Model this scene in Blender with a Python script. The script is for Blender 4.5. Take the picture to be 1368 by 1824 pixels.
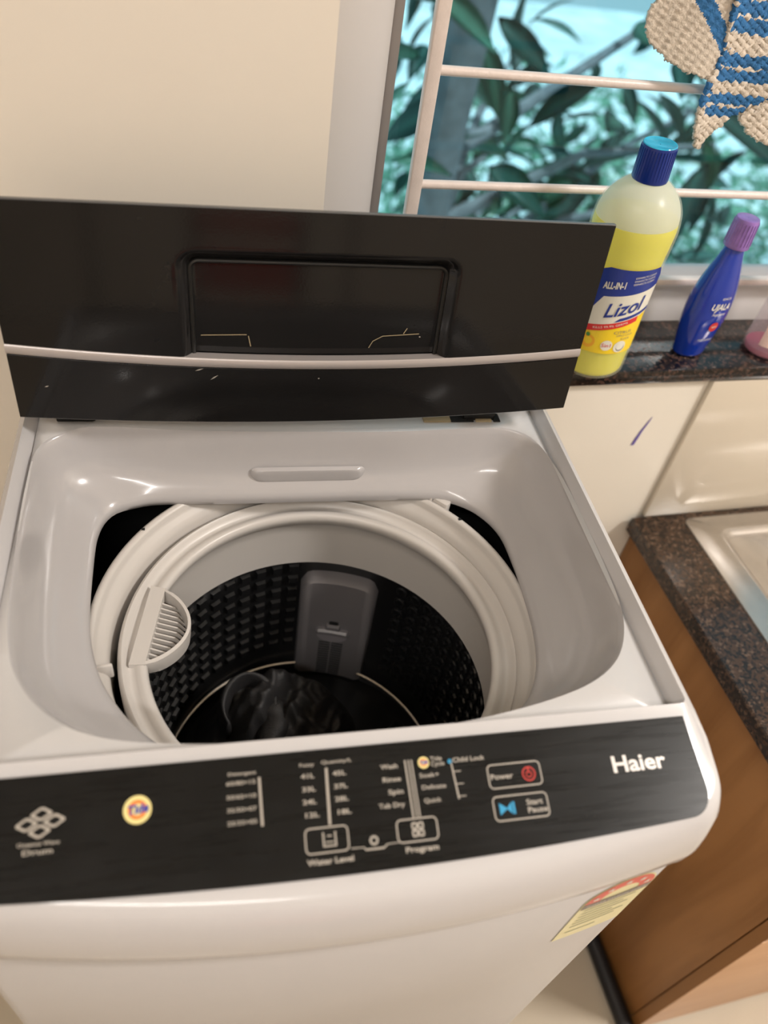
import bpy, bmesh, math, random
from mathutils import Vector, Matrix, noise
random.seed(7)
C = bpy.context.scene.collection
scene = bpy.context.scene
for o in list(bpy.data.objects): bpy.data.objects.remove(o)
PI = math.pi

# ------------------------------------------------------------------ camera
R3 = Matrix(((0.9634714869442337, -0.2329536332246554, 0.1321185021596146),
             (0.07522937699846305, 0.7088817653167292, 0.7013039167421358),
             (0.2570276924416715, 0.6657471348559229, -0.7005123251943818)))   # rows: right, up, forward
cam_loc = Vector((-0.10937, -0.25730, 1.51698))
cd = bpy.data.cameras.new('camera'); cam = bpy.data.objects.new('camera', cd); C.objects.link(cam)
M4 = Matrix((R3[0], R3[1], -R3[2])).transposed().to_4x4(); M4.translation = cam_loc
cam.matrix_world = M4
cd.sensor_fit = 'VERTICAL'; cd.sensor_height = 24.0; cd.lens = 24.0 * 1395.6 / 1824
cd.clip_start = 0.02; cd.clip_end = 100
cd.dof.use_dof = True; cd.dof.focus_distance = 0.77; cd.dof.aperture_fstop = 2.2; cd.dof.aperture_blades = 0
scene.camera = cam

# ------------------------------------------------------------------ world, lights, exposure
w = bpy.data.worlds.new('sky'); scene.world = w; w.use_nodes = True
nt = w.node_tree; bg = nt.nodes['Background']
sky = nt.nodes.new('ShaderNodeTexSky'); sky.sky_type = 'HOSEK_WILKIE'; sky.sun_direction = (0.2, -0.6, 0.75); sky.turbidity = 3
mixc = nt.nodes.new('ShaderNodeMixRGB'); mixc.inputs[0].default_value = 0.65
mixc.inputs[2].default_value = (0.42, 0.78, 0.90, 1)
nt.links.new(sky.outputs[0], mixc.inputs[1]); nt.links.new(mixc.outputs[0], bg.inputs[0])
bg.inputs[1].default_value = 0.9
sd = bpy.data.lights.new('sun', 'SUN'); sd.energy = 3.2; sd.angle = 0.02; sd.color = (0.72, 0.95, 1.0)
so = bpy.data.objects.new('sun', sd); C.objects.link(so)
so.rotation_euler = Vector((-0.12, 0.14, -1.0)).to_track_quat('-Z', 'Y').to_euler()
def area(name, loc, target, sx, sy, power, col):
    l = bpy.data.lights.new(name, 'AREA'); l.shape = 'RECTANGLE'; l.size = sx; l.size_y = sy; l.energy = power; l.color = col
    o = bpy.data.objects.new(name, l); C.objects.link(o); o.location = loc
    o.rotation_euler = (Vector(target) - Vector(loc)).to_track_quat('-Z', 'Y').to_euler(); return o
area('lamp_main', (1.60, -0.60, 2.60), (1.3, -0.4, 0.0), 0.36, 0.36, 40, (1.0, 0.945, 0.89))
area('lamp_second', (-0.55, -1.2, 2.62), (-0.5, -1.1, 0.0), 1.15, 0.06, 17, (1.0, 0.95, 0.90))
scene.view_settings.view_transform = 'Standard'; scene.view_settings.look = 'None'
scene.view_settings.gamma = 1; scene.view_settings.use_curve_mapping = False
scene.view_settings.exposure = 0.25

# ------------------------------------------------------------------ materials
def newmat(n):
    m = bpy.data.materials.new(n); m.use_nodes = True
    return m, m.node_tree, m.node_tree.nodes['Principled BSDF']
def mat(n, col, rough=0.4, metal=0.0, coat=0.0, noise_amt=0.04, nscale=6, bump=0.0, bscale=200, spec=0.5):
    m, t, b = newmat(n)
    b.inputs['Roughness'].default_value = rough; b.inputs['Metallic'].default_value = metal
    b.inputs['Coat Weight'].default_value = coat; b.inputs['Coat Roughness'].default_value = 0.08
    b.inputs['Specular IOR Level'].default_value = spec
    tc = t.nodes.new('ShaderNodeTexCoord'); nz = t.nodes.new('ShaderNodeTexNoise'); nz.inputs['Scale'].default_value = nscale
    nz.inputs['Detail'].default_value = 5
    t.links.new(tc.outputs['Object'], nz.inputs['Vector'])
    rp = t.nodes.new('ShaderNodeValToRGB'); rp.color_ramp.elements[0].position = 0.3; rp.color_ramp.elements[1].position = 0.7
    rp.color_ramp.elements[0].color = (*[c * (1 - noise_amt) for c in col], 1)
    rp.color_ramp.elements[1].color = (*[min(1, c * (1 + noise_amt)) for c in col], 1)
    t.links.new(nz.outputs['Fac'], rp.inputs[0]); t.links.new(rp.outputs[0], b.inputs['Base Color'])
    if bump:
        n2 = t.nodes.new('ShaderNodeTexNoise'); n2.inputs['Scale'].default_value = bscale
        t.links.new(tc.outputs['Object'], n2.inputs['Vector'])
        bp = t.nodes.new('ShaderNodeBump'); bp.inputs['Strength'].default_value = bump; bp.inputs['Distance'].default_value = 0.002
        t.links.new(n2.outputs['Fac'], bp.inputs['Height']); t.links.new(bp.outputs[0], b.inputs['Normal'])
    return m
def granite(n, cols, scale=260):
    m, t, b = newmat(n); b.inputs['Roughness'].default_value = 0.16
    tc = t.nodes.new('ShaderNodeTexCoord'); v = t.nodes.new('ShaderNodeTexVoronoi'); v.inputs['Scale'].default_value = scale
    nz = t.nodes.new('ShaderNodeTexNoise'); nz.inputs['Scale'].default_value = scale * 0.45; nz.inputs['Detail'].default_value = 6
    t.links.new(tc.outputs['Object'], v.inputs['Vector']); t.links.new(tc.outputs['Object'], nz.inputs['Vector'])
    sep = t.nodes.new('ShaderNodeSeparateColor'); t.links.new(v.outputs['Color'], sep.inputs[0])
    ad = t.nodes.new('ShaderNodeMath'); ad.operation = 'MULTIPLY_ADD'; ad.inputs[1].default_value = 0.55; 
    m2 = t.nodes.new('ShaderNodeMath'); m2.operation = 'MULTIPLY'; m2.inputs[1].default_value = 0.5
    t.links.new(nz.outputs['Fac'], m2.inputs[0]); t.links.new(sep.outputs[0], ad.inputs[0]); t.links.new(m2.outputs[0], ad.inputs[2])
    rp = t.nodes.new('ShaderNodeValToRGB'); rp.color_ramp.interpolation = 'CONSTANT'
    while len(rp.color_ramp.elements) < len(cols): rp.color_ramp.elements.new(0.5)
    for i, (p, c) in enumerate(cols): rp.color_ramp.elements[i].position = p; rp.color_ramp.elements[i].color = (*c, 1)
    t.links.new(ad.outputs[0], rp.inputs[0]); t.links.new(rp.outputs[0], b.inputs['Base Color'])
    return m
def wood(n, c1, c2, rough=0.45, axis='z', s=9):
    m, t, b = newmat(n); b.inputs['Roughness'].default_value = rough
    tc = t.nodes.new('ShaderNodeTexCoord'); mp = t.nodes.new('ShaderNodeMapping')
    mp.inputs['Scale'].default_value = {'z': (s, s, s * .12), 'x': (s * .12, s, s), 'y': (s, s * .12, s)}[axis]
    nz = t.nodes.new('ShaderNodeTexNoise'); nz.inputs['Scale'].default_value = 1.6; nz.inputs['Detail'].default_value = 7; nz.inputs['Distortion'].default_value = 0.6
    t.links.new(tc.outputs['Object'], mp.inputs[0]); t.links.new(mp.outputs[0], nz.inputs['Vector'])
    rp = t.nodes.new('ShaderNodeValToRGB'); rp.color_ramp.elements[0].position = 0.35; rp.color_ramp.elements[1].position = 0.65
    rp.color_ramp.elements[0].color = (*c1, 1); rp.color_ramp.elements[1].color = (*c2, 1)
    t.links.new(nz.outputs['Fac'], rp.inputs[0]); t.links.new(rp.outputs[0], b.inputs['Base Color'])
    return m
WHITE = mat('white_plastic', (0.575, 0.56, 0.565), 0.22, coat=0.3, noise_amt=0.012)
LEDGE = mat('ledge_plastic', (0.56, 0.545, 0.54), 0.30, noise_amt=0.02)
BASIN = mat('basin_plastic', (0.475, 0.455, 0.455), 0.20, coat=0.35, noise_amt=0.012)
TUBW = mat('tub_plastic', (0.60, 0.565, 0.53), 0.34, noise_amt=0.015)
BODY = mat('painted_steel', (0.53, 0.51, 0.50), 0.38, noise_amt=0.02)
BLID = mat('black_gloss', (0.009, 0.0085, 0.0085), 0.08, noise_amt=0.2, bump=0.015, bscale=500, spec=0.34)
BLIDX = mat('black_recess', (0.010, 0.0095, 0.0095), 0.16, noise_amt=0.2)
BRIM = mat('black_recess_rim', (0.004, 0.004, 0.004), 0.4, noise_amt=0.1)
STRIP = mat('silver_strip', (0.46, 0.42, 0.41), 0.30, metal=0.35, noise_amt=0.03)
PANEL = mat('panel_black', (0.008, 0.008, 0.0078), 0.30, noise_amt=0.25, nscale=20, spec=0.22)
def streaks(m, lo, hi):
    t = m.node_tree; b = t.nodes['Principled BSDF']; tc = t.nodes.new('ShaderNodeTexCoord'); mp = t.nodes.new('ShaderNodeMapping'); mp.inputs['Scale'].default_value = (6, 90, 90)
    nz = t.nodes.new('ShaderNodeTexNoise'); nz.inputs['Scale'].default_value = 2.2; nz.inputs['Detail'].default_value = 6; mr = t.nodes.new('ShaderNodeMapRange')
    mr.inputs['From Min'].default_value = .35; mr.inputs['From Max'].default_value = .65; mr.inputs['To Min'].default_value = lo; mr.inputs['To Max'].default_value = hi
    t.links.new(tc.outputs['Object'], mp.inputs[0]); t.links.new(mp.outputs[0], nz.inputs['Vector']); t.links.new(nz.outputs['Fac'], mr.inputs[0]); t.links.new(mr.outputs[0], b.inputs['Roughness'])
streaks(PANEL, .25, .34)
DRUM = mat('drum_black', (0.010, 0.010, 0.0105), 0.32, noise_amt=0.2)
CAV = mat('cavity_black', (0.004, 0.004, 0.004), 0.9, noise_amt=0.1)
FILT = mat('filter_grey', (0.17, 0.16, 0.165), 0.35, noise_amt=0.05)
FILTD = mat('filter_slot', (0.012, 0.012, 0.012), 0.6, noise_amt=0.05)
STEEL = mat('stainless', (0.55, 0.52, 0.49), 0.27, metal=0.9, noise_amt=0.05, nscale=40)
PRINT = mat('print_grey', (0.42, 0.38, 0.33), 0.5, noise_amt=0.02)
PRINTW = mat('print_silver', (0.62, 0.58, 0.54), 0.35, metal=0.2, noise_amt=0.02)
PRED = mat('print_red', (0.55, 0.03, 0.02), 0.5, noise_amt=0.02)
PBLUE = mat('print_blue', (0.02, 0.30, 0.55), 0.5, noise_amt=0.02)
PYEL = mat('print_yellow', (0.85, 0.72, 0.30), 0.5, noise_amt=0.02)
PORG = mat('print_orange', (0.85, 0.22, 0.03), 0.5, noise_amt=0.02)
PNAVY = mat('print_navy', (0.04, 0.06, 0.35), 0.5, noise_amt=0.02)
DUST = mat('dust', (0.34, 0.27, 0.16), 0.8, noise_amt=0.2)
WALL = mat('cream_paint', (0.78, 0.715, 0.625), 0.55, noise_amt=0.025, nscale=2, bump=0.03, bscale=60)
TILE = mat('cream_tile', (0.66, 0.585, 0.475), 0.16, noise_amt=0.03, nscale=3)
WALLW = mat('white_paint', (0.80, 0.745, 0.65), 0.35, noise_amt=0.025, nscale=4)
FRAME = mat('window_frame_paint', (0.70, 0.67, 0.66), 0.45, noise_amt=0.02)
FRAMEG = mat('window_seal', (0.42, 0.38, 0.37), 0.5, noise_amt=0.03)
GRILL = mat('grill_paint', (0.72, 0.62, 0.57), 0.35, noise_amt=0.05, nscale=60, bump=0.15, bscale=300)
FLOORM = mat('beige_floor', (0.52, 0.45, 0.35), 0.30, noise_amt=0.05, nscale=5)
GRAN = granite('sill_granite', [(0, (0.008, 0.007, 0.007)), (0.46, (0.022, 0.015, 0.012)), (0.64, (0.075, 0.040, 0.030)), (0.74, (0.03, 0.022, 0.018)), (0.84, (0.15, 0.10, 0.08))])
GRANB = granite('counter_granite', [(0, (0.014, 0.009, 0.007)), (0.42, (0.055, 0.030, 0.018)), (0.62, (0.028, 0.017, 0.012)), (0.74, (0.11, 0.068, 0.045)), (0.84, (0.02, 0.015, 0.012))])
WOODB = wood('brown_laminate', (0.235, 0.100, 0.026), (0.345, 0.160, 0.052), s=14)
WOODL = wood('light_laminate', (0.62, 0.36, 0.20), (0.70, 0.43, 0.25), axis='x')
RUBBER = mat('black_rubber', (0.012, 0.012, 0.014), 0.42, noise_amt=0.2)
CLOTHM = mat('black_cloth', (0.020, 0.019, 0.0195), 0.55, noise_amt=0.3, nscale=50, bump=0.3, bscale=700)
LEAFM = mat('leaf_green', (0.06, 0.16, 0.125), 0.35, noise_amt=0.4, nscale=3)
LEAFM2 = mat('leaf_pale', (0.13, 0.30, 0.20), 0.35, noise_amt=0.4, nscale=3)
BARK = mat('bark', (0.17, 0.17, 0.18), 0.8, noise_amt=0.3, nscale=14)
YARD = mat('pale_yard', (0.62, 0.70, 0.70), 0.8, noise_amt=0.25, nscale=1.2)
BLUEP = mat('blue_plastic', (0.002, 0.030, 0.33), 0.16, coat=0.4, noise_amt=0.05)
NAVYC = mat('navy_cap', (0.002, 0.022, 0.20), 0.30, noise_amt=0.05)
CAPREFL = mat('cap_top_reflection', (0.03, 0.42, 0.66), 0.12, noise_amt=0.2, nscale=60)  # window reflection on the cap top, painted in as bright cyan
LYEL = mat('label_yellow', (0.92, 0.66, 0.02), 0.35, noise_amt=0.02)
LNAVY = mat('label_navy', (0.010, 0.035, 0.27), 0.35, noise_amt=0.02)
LWHT = mat('label_white', (0.78, 0.76, 0.66), 0.35, noise_amt=0.02)
LRED = mat('label_red', (0.68, 0.02, 0.02), 0.35, noise_amt=0.02)
LORG = mat('label_lemon', (0.95, 0.45, 0.02), 0.4, noise_amt=0.08)
LGRN = mat('label_green', (0.08, 0.28, 0.05), 0.4, noise_amt=0.02)
STKY = mat('sticker_yellow', (0.80, 0.74, 0.42), 0.4, noise_amt=0.02)
STKG = mat('sticker_grey', (0.22, 0.19, 0.16), 0.5, noise_amt=0.05)
STKR = mat('sticker_red', (0.72, 0.10, 0.07), 0.4, noise_amt=0.02)
INK = mat('purple_ink', (0.12, 0.08, 0.35), 0.6, noise_amt=0.1)
YARNB = mat('beige_yarn', (0.62, 0.54, 0.45), 0.85, noise_amt=0.12, nscale=120, bump=0.5, bscale=500)
YARNU = mat('blue_yarn', (0.025, 0.14, 0.34), 0.8, noise_amt=0.25, nscale=120, bump=0.5, bscale=500)
LILAC = mat('lilac_cap', (0.24, 0.13, 0.40), 0.25, noise_amt=0.25, nscale=60)
def translucent(n, col, trans, rough=0.3, alpha=1.0, tcol=None):
    m, t, b = newmat(n); b.inputs['Base Color'].default_value = (*col, 1); b.inputs['Roughness'].default_value = rough
    out = t.nodes['Material Output']
    tr = t.nodes.new('ShaderNodeBsdfTranslucent'); tr.inputs[0].default_value = (*(tcol or col), 1)
    mx = t.nodes.new('ShaderNodeMixShader'); mx.inputs[0].default_value = trans
    t.links.new(b.outputs[0], mx.inputs[1]); t.links.new(tr.outputs[0], mx.inputs[2]); last = mx
    if alpha < 1:
        tp = t.nodes.new('ShaderNodeBsdfTransparent'); m2 = t.nodes.new('ShaderNodeMixShader'); m2.inputs[0].default_value = alpha
        t.links.new(tp.outputs[0], m2.inputs[1]); t.links.new(mx.outputs[0], m2.inputs[2]); last = m2
    t.links.new(last.outputs[0], out.inputs[0]); return m
FROST = translucent('frosted_bottle', (0.80, 0.82, 0.74), 0.30, 0.22, 0.22)
LIQ = translucent('yellow_liquid', (0.95, 0.88, 0.03), 0.35, 0.35)
FROSTIN = translucent('frosted_inside', (0.86, 0.88, 0.80), 0.4, 0.45, 0.80)
CLEARP = translucent('clear_pink_plastic', (0.72, 0.60, 0.62), 0.3, 0.12, 0.34)
PINKB = translucent('pink_liquid', (0.62, 0.10, 0.22), 0.3, 0.2, 0.7)
PINKL = mat('pink_label', (0.85, 0.62, 0.56), 0.4, noise_amt=0.02)
def glassmat():
    m, t, b = newmat('window_glass'); out = t.nodes['Material Output']
    tp = t.nodes.new('ShaderNodeBsdfTransparent'); tp.inputs[0].default_value = (0.90, 0.98, 1.0, 1)
    gl = t.nodes.new('ShaderNodeBsdfGlossy'); gl.inputs['Roughness'].default_value = 0.02
    fr = t.nodes.new('ShaderNodeFresnel'); fr.inputs[0].default_value = 1.45
    mx = t.nodes.new('ShaderNodeMixShader')
    geo = t.nodes.new('ShaderNodeNewGeometry'); inv = t.nodes.new('ShaderNodeMath'); inv.operation = 'SUBTRACT'; inv.inputs[0].default_value = 1
    mu = t.nodes.new('ShaderNodeMath'); mu.operation = 'MULTIPLY'
    t.links.new(geo.outputs['Backfacing'], inv.inputs[1]); t.links.new(fr.outputs[0], mu.inputs[0]); t.links.new(inv.outputs[0], mu.inputs[1])
    t.links.new(mu.outputs[0], mx.inputs[0]); t.links.new(tp.outputs[0], mx.inputs[1]); t.links.new(gl.outputs[0], mx.inputs[2])
    t.links.new(mx.outputs[0], out.inputs[0]); return m
GLASS = glassmat()
LAMPM = bpy.data.materials.new('lamp_glow'); LAMPM.use_nodes = True
_e = LAMPM.node_tree.nodes['Principled BSDF']; _e.inputs['Emission Color'].default_value = (1, .88, .74, 1); _e.inputs['Emission Strength'].default_value = 3

# ------------------------------------------------------------------ helpers
def link(name, me, parent=None, loc=None):
    o = bpy.data.objects.new(name, me); C.objects.link(o)
    if parent is not None: o.parent = parent
    if loc is not None: o.location = loc
    return o
def finish(name, bm, m, parent=None, smooth=True, loc=None, angle=0.6, recalc=True):
    if recalc: bmesh.ops.recalc_face_normals(bm, faces=bm.faces)
    me = bpy.data.meshes.new(name); bm.to_mesh(me); bm.free()
    for x in (m if isinstance(m, (list, tuple)) else [m]): me.materials.append(x)
    if smooth:
        for p in me.polygons: p.use_smooth = True
        me.set_sharp_from_angle(angle=angle)
    return link(name, me, parent, loc)
def tag(o, label=None, cat=None, group=None, kind=None):
    if label: o['label'] = label
    if cat: o['category'] = cat
    if group: o['group'] = group
    if kind: o['kind'] = kind
    return o
def empty(name, loc, rz=0):
    o = bpy.data.objects.new(name, None); C.objects.link(o); o.location = loc; o.rotation_euler = (0, 0, rz); o.empty_display_size = 0.05; return o
def box(bm, x0, x1, y0, y1, z0, z1, bev=0, seg=2, mi=0):
    r = bmesh.ops.create_cube(bm, size=1)
    vs = r['verts']
    for v in vs:
        v.co = Vector(((x0 + x1) / 2 + v.co.x * (x1 - x0), (y0 + y1) / 2 + v.co.y * (y1 - y0), (z0 + z1) / 2 + v.co.z * (z1 - z0)))
    fs = set(f for v in vs for f in v.link_faces)
    for f in fs: f.material_index = mi
    if bev:
        es = list(set(e for v in vs for e in v.link_edges))
        bmesh.ops.bevel(bm, geom=es, offset=bev, segments=seg, affect='EDGES', profile=0.5)
    return bm
def boxobj(name, dims, m, parent=None, bev=0.002, loc=None):
    bm = bmesh.new(); box(bm, *dims, bev=bev); return finish(name, bm, m, parent, loc=loc)
def loft(bm, rings, closed=True, mis=None):
    """rings: list of lists of points with equal count"""
    vr = [[bm.verts.new(p) for p in r] for r in rings]
    n = len(rings[0])
    for i in range(len(rings) - 1):
        for j in range(n if closed else n - 1):
            a, b, c, d = vr[i][j], vr[i][(j + 1) % n], vr[i + 1][(j + 1) % n], vr[i + 1][j]
            try:
                f = bm.faces.new((a, b, c, d))
                if mis: f.material_index = mis[i]
            except ValueError: pass
    return vr
def cap(bm, ring): return bm.faces.new(ring)
def lathe(bm, prof, cx=0, cy=0, n=64, sy=1.0, z0=0, a0=0, a1=2 * PI, capb=False, capt=False):
    full = abs(a1 - a0 - 2 * PI) < 1e-6
    k = n if full else n + 1
    rings = [[Vector((cx + r * math.cos(a0 + (a1 - a0) * j / n), cy + sy * r * math.sin(a0 + (a1 - a0) * j / n), z0 + z)) for j in range(k)] for r, z in prof]
    vr = loft(bm, rings, closed=full)
    if capb: bm.faces.new(vr[0])
    if capt: bm.faces.new(vr[-1])
    return vr
def tube(bm, pts, r, n=10, closed=False):
    pts = [Vector(p) for p in pts]; rings = []
    rr = r if isinstance(r, (list, tuple)) else [r] * len(pts)
    up = None
    for i, p in enumerate(pts):
        if closed: t = pts[(i + 1) % len(pts)] - pts[i - 1]
        else: t = pts[min(i + 1, len(pts) - 1)] - pts[max(i - 1, 0)]
        t.normalize()
        if up is None: up = t.orthogonal().normalized()
        up = (up - t * up.dot(t)).normalized(); s = t.cross(up)
        rings.append([p + rr[i] * (math.cos(2 * PI * j / n) * up + math.sin(2 * PI * j / n) * s) for j in range(n)])
    if closed: rings.append(rings[0])
    vr = loft(bm, rings)
    if not closed: bm.faces.new(vr[0]); bm.faces.new(vr[-1])
    else: bmesh.ops.remove_doubles(bm, verts=bm.verts, dist=1e-6)
def catmull(P, n=8):
    out = []; N = len(P)
    for i in range(N):
        p0, p1, p2, p3 = [Vector(P[(i + k) % N]) for k in (-1, 0, 1, 2)]
        for j in range(n):
            t = j / n
            out.append(0.5 * ((2 * p1) + (-p0 + p2) * t + (2 * p0 - 5 * p1 + 4 * p2 - p3) * t * t + (-p0 + 3 * p1 - 3 * p2 + p3) * t ** 3))
    return out
def polar(P, c, n):
    """resample closed polygon P by angle about c"""
    out = []
    for k in range(n):
        a = 2 * PI * k / n; d = Vector((math.cos(a), math.sin(a))); best = None
        for i in range(len(P)):
            p = Vector(P[i]) - c; q = Vector(P[(i + 1) % len(P)]) - c; e = q - p
            den = d.x * e.y - d.y * e.x
            if abs(den) < 1e-12: continue
            t = (p.x * e.y - p.y * e.x) / den; s = (p.x * d.y - p.y * d.x) / den
            if t > 0 and -1e-6 <= s <= 1 + 1e-6 and (best is None or t > best): best = t
        out.append(c + d * best)
    return out
def rrect(x0, x1, y0, y1, r, n=6):
    P = []
    for cx, cy, a in ((x1 - r, y0 + r, -PI / 2), (x1 - r, y1 - r, 0), (x0 + r, y1 - r, PI / 2), (x0 + r, y0 + r, PI)):
        for k in range(n + 1): P.append((cx + r * math.cos(a + PI / 2 * k / n), cy + r * math.sin(a + PI / 2 * k / n)))
    return P
def textmesh(body, size, align='LEFT', bold=0.0, space=1.0, shear=0.0, sx=1.0):
    cu = bpy.data.curves.new('lettering', 'FONT'); cu.body = body; cu.size = size; cu.align_x = align; cu.align_y = 'CENTER'
    cu.offset = bold; cu.space_character = space; cu.shear = shear; cu.resolution_u = 3
    o = bpy.data.objects.new('lettering', cu); C.objects.link(o)
    me = bpy.data.meshes.new_from_object(o)
    bpy.data.objects.remove(o); bpy.data.curves.remove(cu)
    if sx != 1.0:
        for v in me.vertices: v.co.x *= sx
    return me

# ------------------------------------------------------------------ the room
YW = 0.455; YF = 0.556; ZS = 0.9973; WX0, WX1, WZ1 = 0.048, 1.62, 2.05
XL, XR, YB, ZC = -1.35, 2.2, -2.7, 2.75
def struct(name, bm, m, smooth=False, **k):
    o = finish(name, bm, m, smooth=smooth, **k); o['kind'] = 'structure'; return o
bm = bmesh.new(); box(bm, XL - .1, XR + .1, YB - .1, YW + .2, -0.05, 0.0); struct('floor', bm, FLOORM)
bm = bmesh.new(); box(bm, XL - .1, XR + .1, YB - .1, YW + .2, ZC, ZC + .05); struct('ceiling', bm, WALL)
bm = bmesh.new(); box(bm, XL - .1, XL, YB, YW + .2, 0, ZC); struct('wall_left', bm, WALL)
bm = bmesh.new(); box(bm, XR, XR + .1, YB, YW + .2, 0, ZC); struct('wall_right', bm, WALL)
bm = bmesh.new(); box(bm, XL, XR, YB - .1, YB, 0, ZC); struct('wall_front', bm, WALL)
bm = bmesh.new()
TH = 0.19
box(bm, XL, WX0, YW, YW + TH, 0, ZC)
box(bm, WX1, XR, YW, YW + TH, 0, ZC)
box(bm, WX0, WX1, YW, YW + TH, WZ1, ZC)
box(bm, WX0, WX1, YW, YW + TH, 0, ZS - 0.021)
wall_back = struct('wall_back', bm, WALL)
# white painted stretch of wall and the proud tile dado under the sill
bm = bmesh.new(); box(bm, 0.30, 0.583, YW - 0.002, YW, 0.0, ZS - 0.021); finish('white_patch', bm, WALLW, wall_back, smooth=False)
x = 0.583
for i in range(4):
    boxobj('wall_tile', (x + .0006, x + .3994, YW - 0.010, YW, 0.722, ZS - 0.0215), TILE, wall_back, bev=0.0015); x += 0.40
# felt pen stroke on the wall
bm = bmesh.new()
P = [(0.5088, 0.8655), (0.5110, 0.878), (0.5132, 0.890), (0.5170, 0.903), (0.5205, 0.915)]
loft(bm, [[(p[0] - wd, YW - 0.0028, p[1]), (p[0] + wd, YW - 0.0028, p[1])] for p, wd in zip(P, (.0022, .0024, .0018, .0014, .0004))], closed=False)
finish('pen_stroke', bm, INK, wall_back, smooth=False)
# sill slab
bm = bmesh.new(); box(bm, WX0 - .02, 1.60, YW - 0.012, YF + 0.09, ZS - 0.020, ZS, bev=0.003)
sill = struct('trim_1', bm, GRAN, smooth=True)
tag(sill, 'dark speckled granite window sill')
# window frame
win = empty('window_1', (0, 0, 0)); win['kind'] = 'structure'
def wbox(n, d, m, bev=0.0015): return boxobj(n, d, m, win, bev)
wbox('window_frame', (WX0, 0.1225, YF, YF + 0.06, ZS, 2.04), FRAME)
wbox('window_frame', (1.52, WX1, YF, YF + 0.06, ZS, 2.04), FRAME)
wbox('window_frame', (0.1225, 1.52, YF, YF + 0.06, ZS, 1.052), FRAME)
wbox('window_frame', (0.1225, 1.52, YF, YF + 0.06, 1.98, 2.04), FRAME)
wbox('sash', (0.1225, 0.134, YF + 0.006, YF + 0.045, 1.052, 1.98), FRAMEG, 0.001)
wbox('sash', (0.134, 1.51, YF + 0.012, YF + 0.045, 1.052, 1.060), FRAMEG, 0.001)
wbox('sash', (0.134, 1.51, YF + 0.012, YF + 0.045, 1.965, 1.98), FRAMEG, 0.001)
wbox('glass_pane', (0.13, 1.515, YF + 0.036, YF + 0.040, 1.055, 1.975), GLASS, 0)
# window grill
gr = tag(empty('window_grill', (0.16, 0.536, ZS)), 'white painted metal security grill in front of the window glass', 'grill')
def gbar(name, pts, r, sq=False):
    bm = bmesh.new()
    if sq: box(bm, *pts, bev=0.0018)
    else: tube(bm, pts, r, 12)
    o = finish(name, bm, GRILL, gr); o.location = (-0.16, -0.536, -ZS); return o
gbar('vertical_bar', (0.1555, 0.1690, 0.530, 0.5425, 1.066, 1.99), 0, True)
gbar('vertical_bar', (1.44, 1.4535, 0.530, 0.5425, 1.066, 1.99), 0, True)
gbar('horizontal_bar', (0.169, 1.44, 0.530, 0.5425, 1.066, 1.0745), 0, True)
for i in range(8):
    z = 1.183 + 0.1105 * i
    gbar('horizontal_bar', [(0.168, 0.536, z), (1.441, 0.536, z)], 0.0048)
for x in (0.162, 1.447):
    gbar('bracket', (x - .005, x + .005, 0.541, YF, 1.50, 1.512), 0, True)

# lamps (real fixtures)
t = tag(empty('ceiling_lamp', (1.60, -0.60, ZC)), 'square white ceiling lamp over the sink side, out of view', 'lamp')
boxobj('housing', (-.13, .13, -.13, .13, -.13, 0), WHITE, t, 0.01)
t = tag(empty('tube_lamp', (-0.55, -1.2, ZC)), 'long white tube lamp on the ceiling at left, out of view', 'lamp')
boxobj('housing', (-.62, .62, -.03, .03, -.11, 0), WHITE, t, 0.01)

# ------------------------------------------------------------------ washing machine
H = 1.02; K = 0.0666658
wm = tag(empty('washing_machine', (0, 0, 0), -K), 'open white top loading washing machine with black control panel and raised black lid', 'washing machine')
def part(name, bm, m, parent=None, **k):
    o = finish(name, bm, m, parent or wm, **k)
    if parent is None: o.location = (0, 0, H)
    return o
def plan(xl, xr, yc, bow, rc, yb, rb=0.012):
    """outline: left back -> left front -> front bow -> right front -> right back -> back"""
    def fy(x): return yc + bow * (x / 0.262) ** 2
    P = []
    yl = fy(xl + rc); yr = fy(xr - rc)
    for i in range(20): P.append((xl, (yb - rb) + (yl + rc - yb + rb) * i / 20))
    for i in range(10):
        a = PI + PI / 2 * i / 10; P.append((xl + rc + rc * math.cos(a), yl + rc + rc * math.sin(a)))
    for i in range(48):
        x = xl + rc + (xr - xl - 2 * rc) * i / 48; P.append((x, fy(x)))
    for i in range(10):
        a = -PI / 2 + PI / 2 * i / 10; P.append((xr - rc + rc * math.cos(a), yr + rc + rc * math.sin(a)))
    for i in range(20): P.append((xr, yr + rc + (yb - rb - yr - rc) * i / 20))
    for i in range(6):
        a = PI / 2 * i / 6; P.append((xr - rb + rb * math.cos(a), yb - rb + rb * math.sin(a)))
    for i in range(24): P.append((xr - rb + (xl - xr + 2 * rb) * i / 24, yb))
    for i in range(6):
        a = PI / 2 + PI / 2 * i / 6; P.append((xl + rb + rb * math.cos(a), yb - rb + rb * math.sin(a)))
    return P
def zt(y): return min(-.0012, 0.30 * y)
YBK = 0.425
bm = bmesh.new(); rings = []
R_in = plan(-.254, .2535, 0.0095, 0, .004, .385, .004)
rings.append([(x, y, -0.022) for x, y in R_in])
R_t = plan(-.2615, .2600, 0.0060, 0, .004, .388, .004); rings.append([(x, y, -0.0022) for x, y in R_t])
R_t = plan(-.2628, .2613, 0.0045, 0, .005, .390, .004); rings.append([(x, y, 0) for x, y in R_t])
rings.append([(x, y, -.0020) for x, y in plan(-.2632, .2620, -.0010, 0, .006, .391, .004)])
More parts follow.
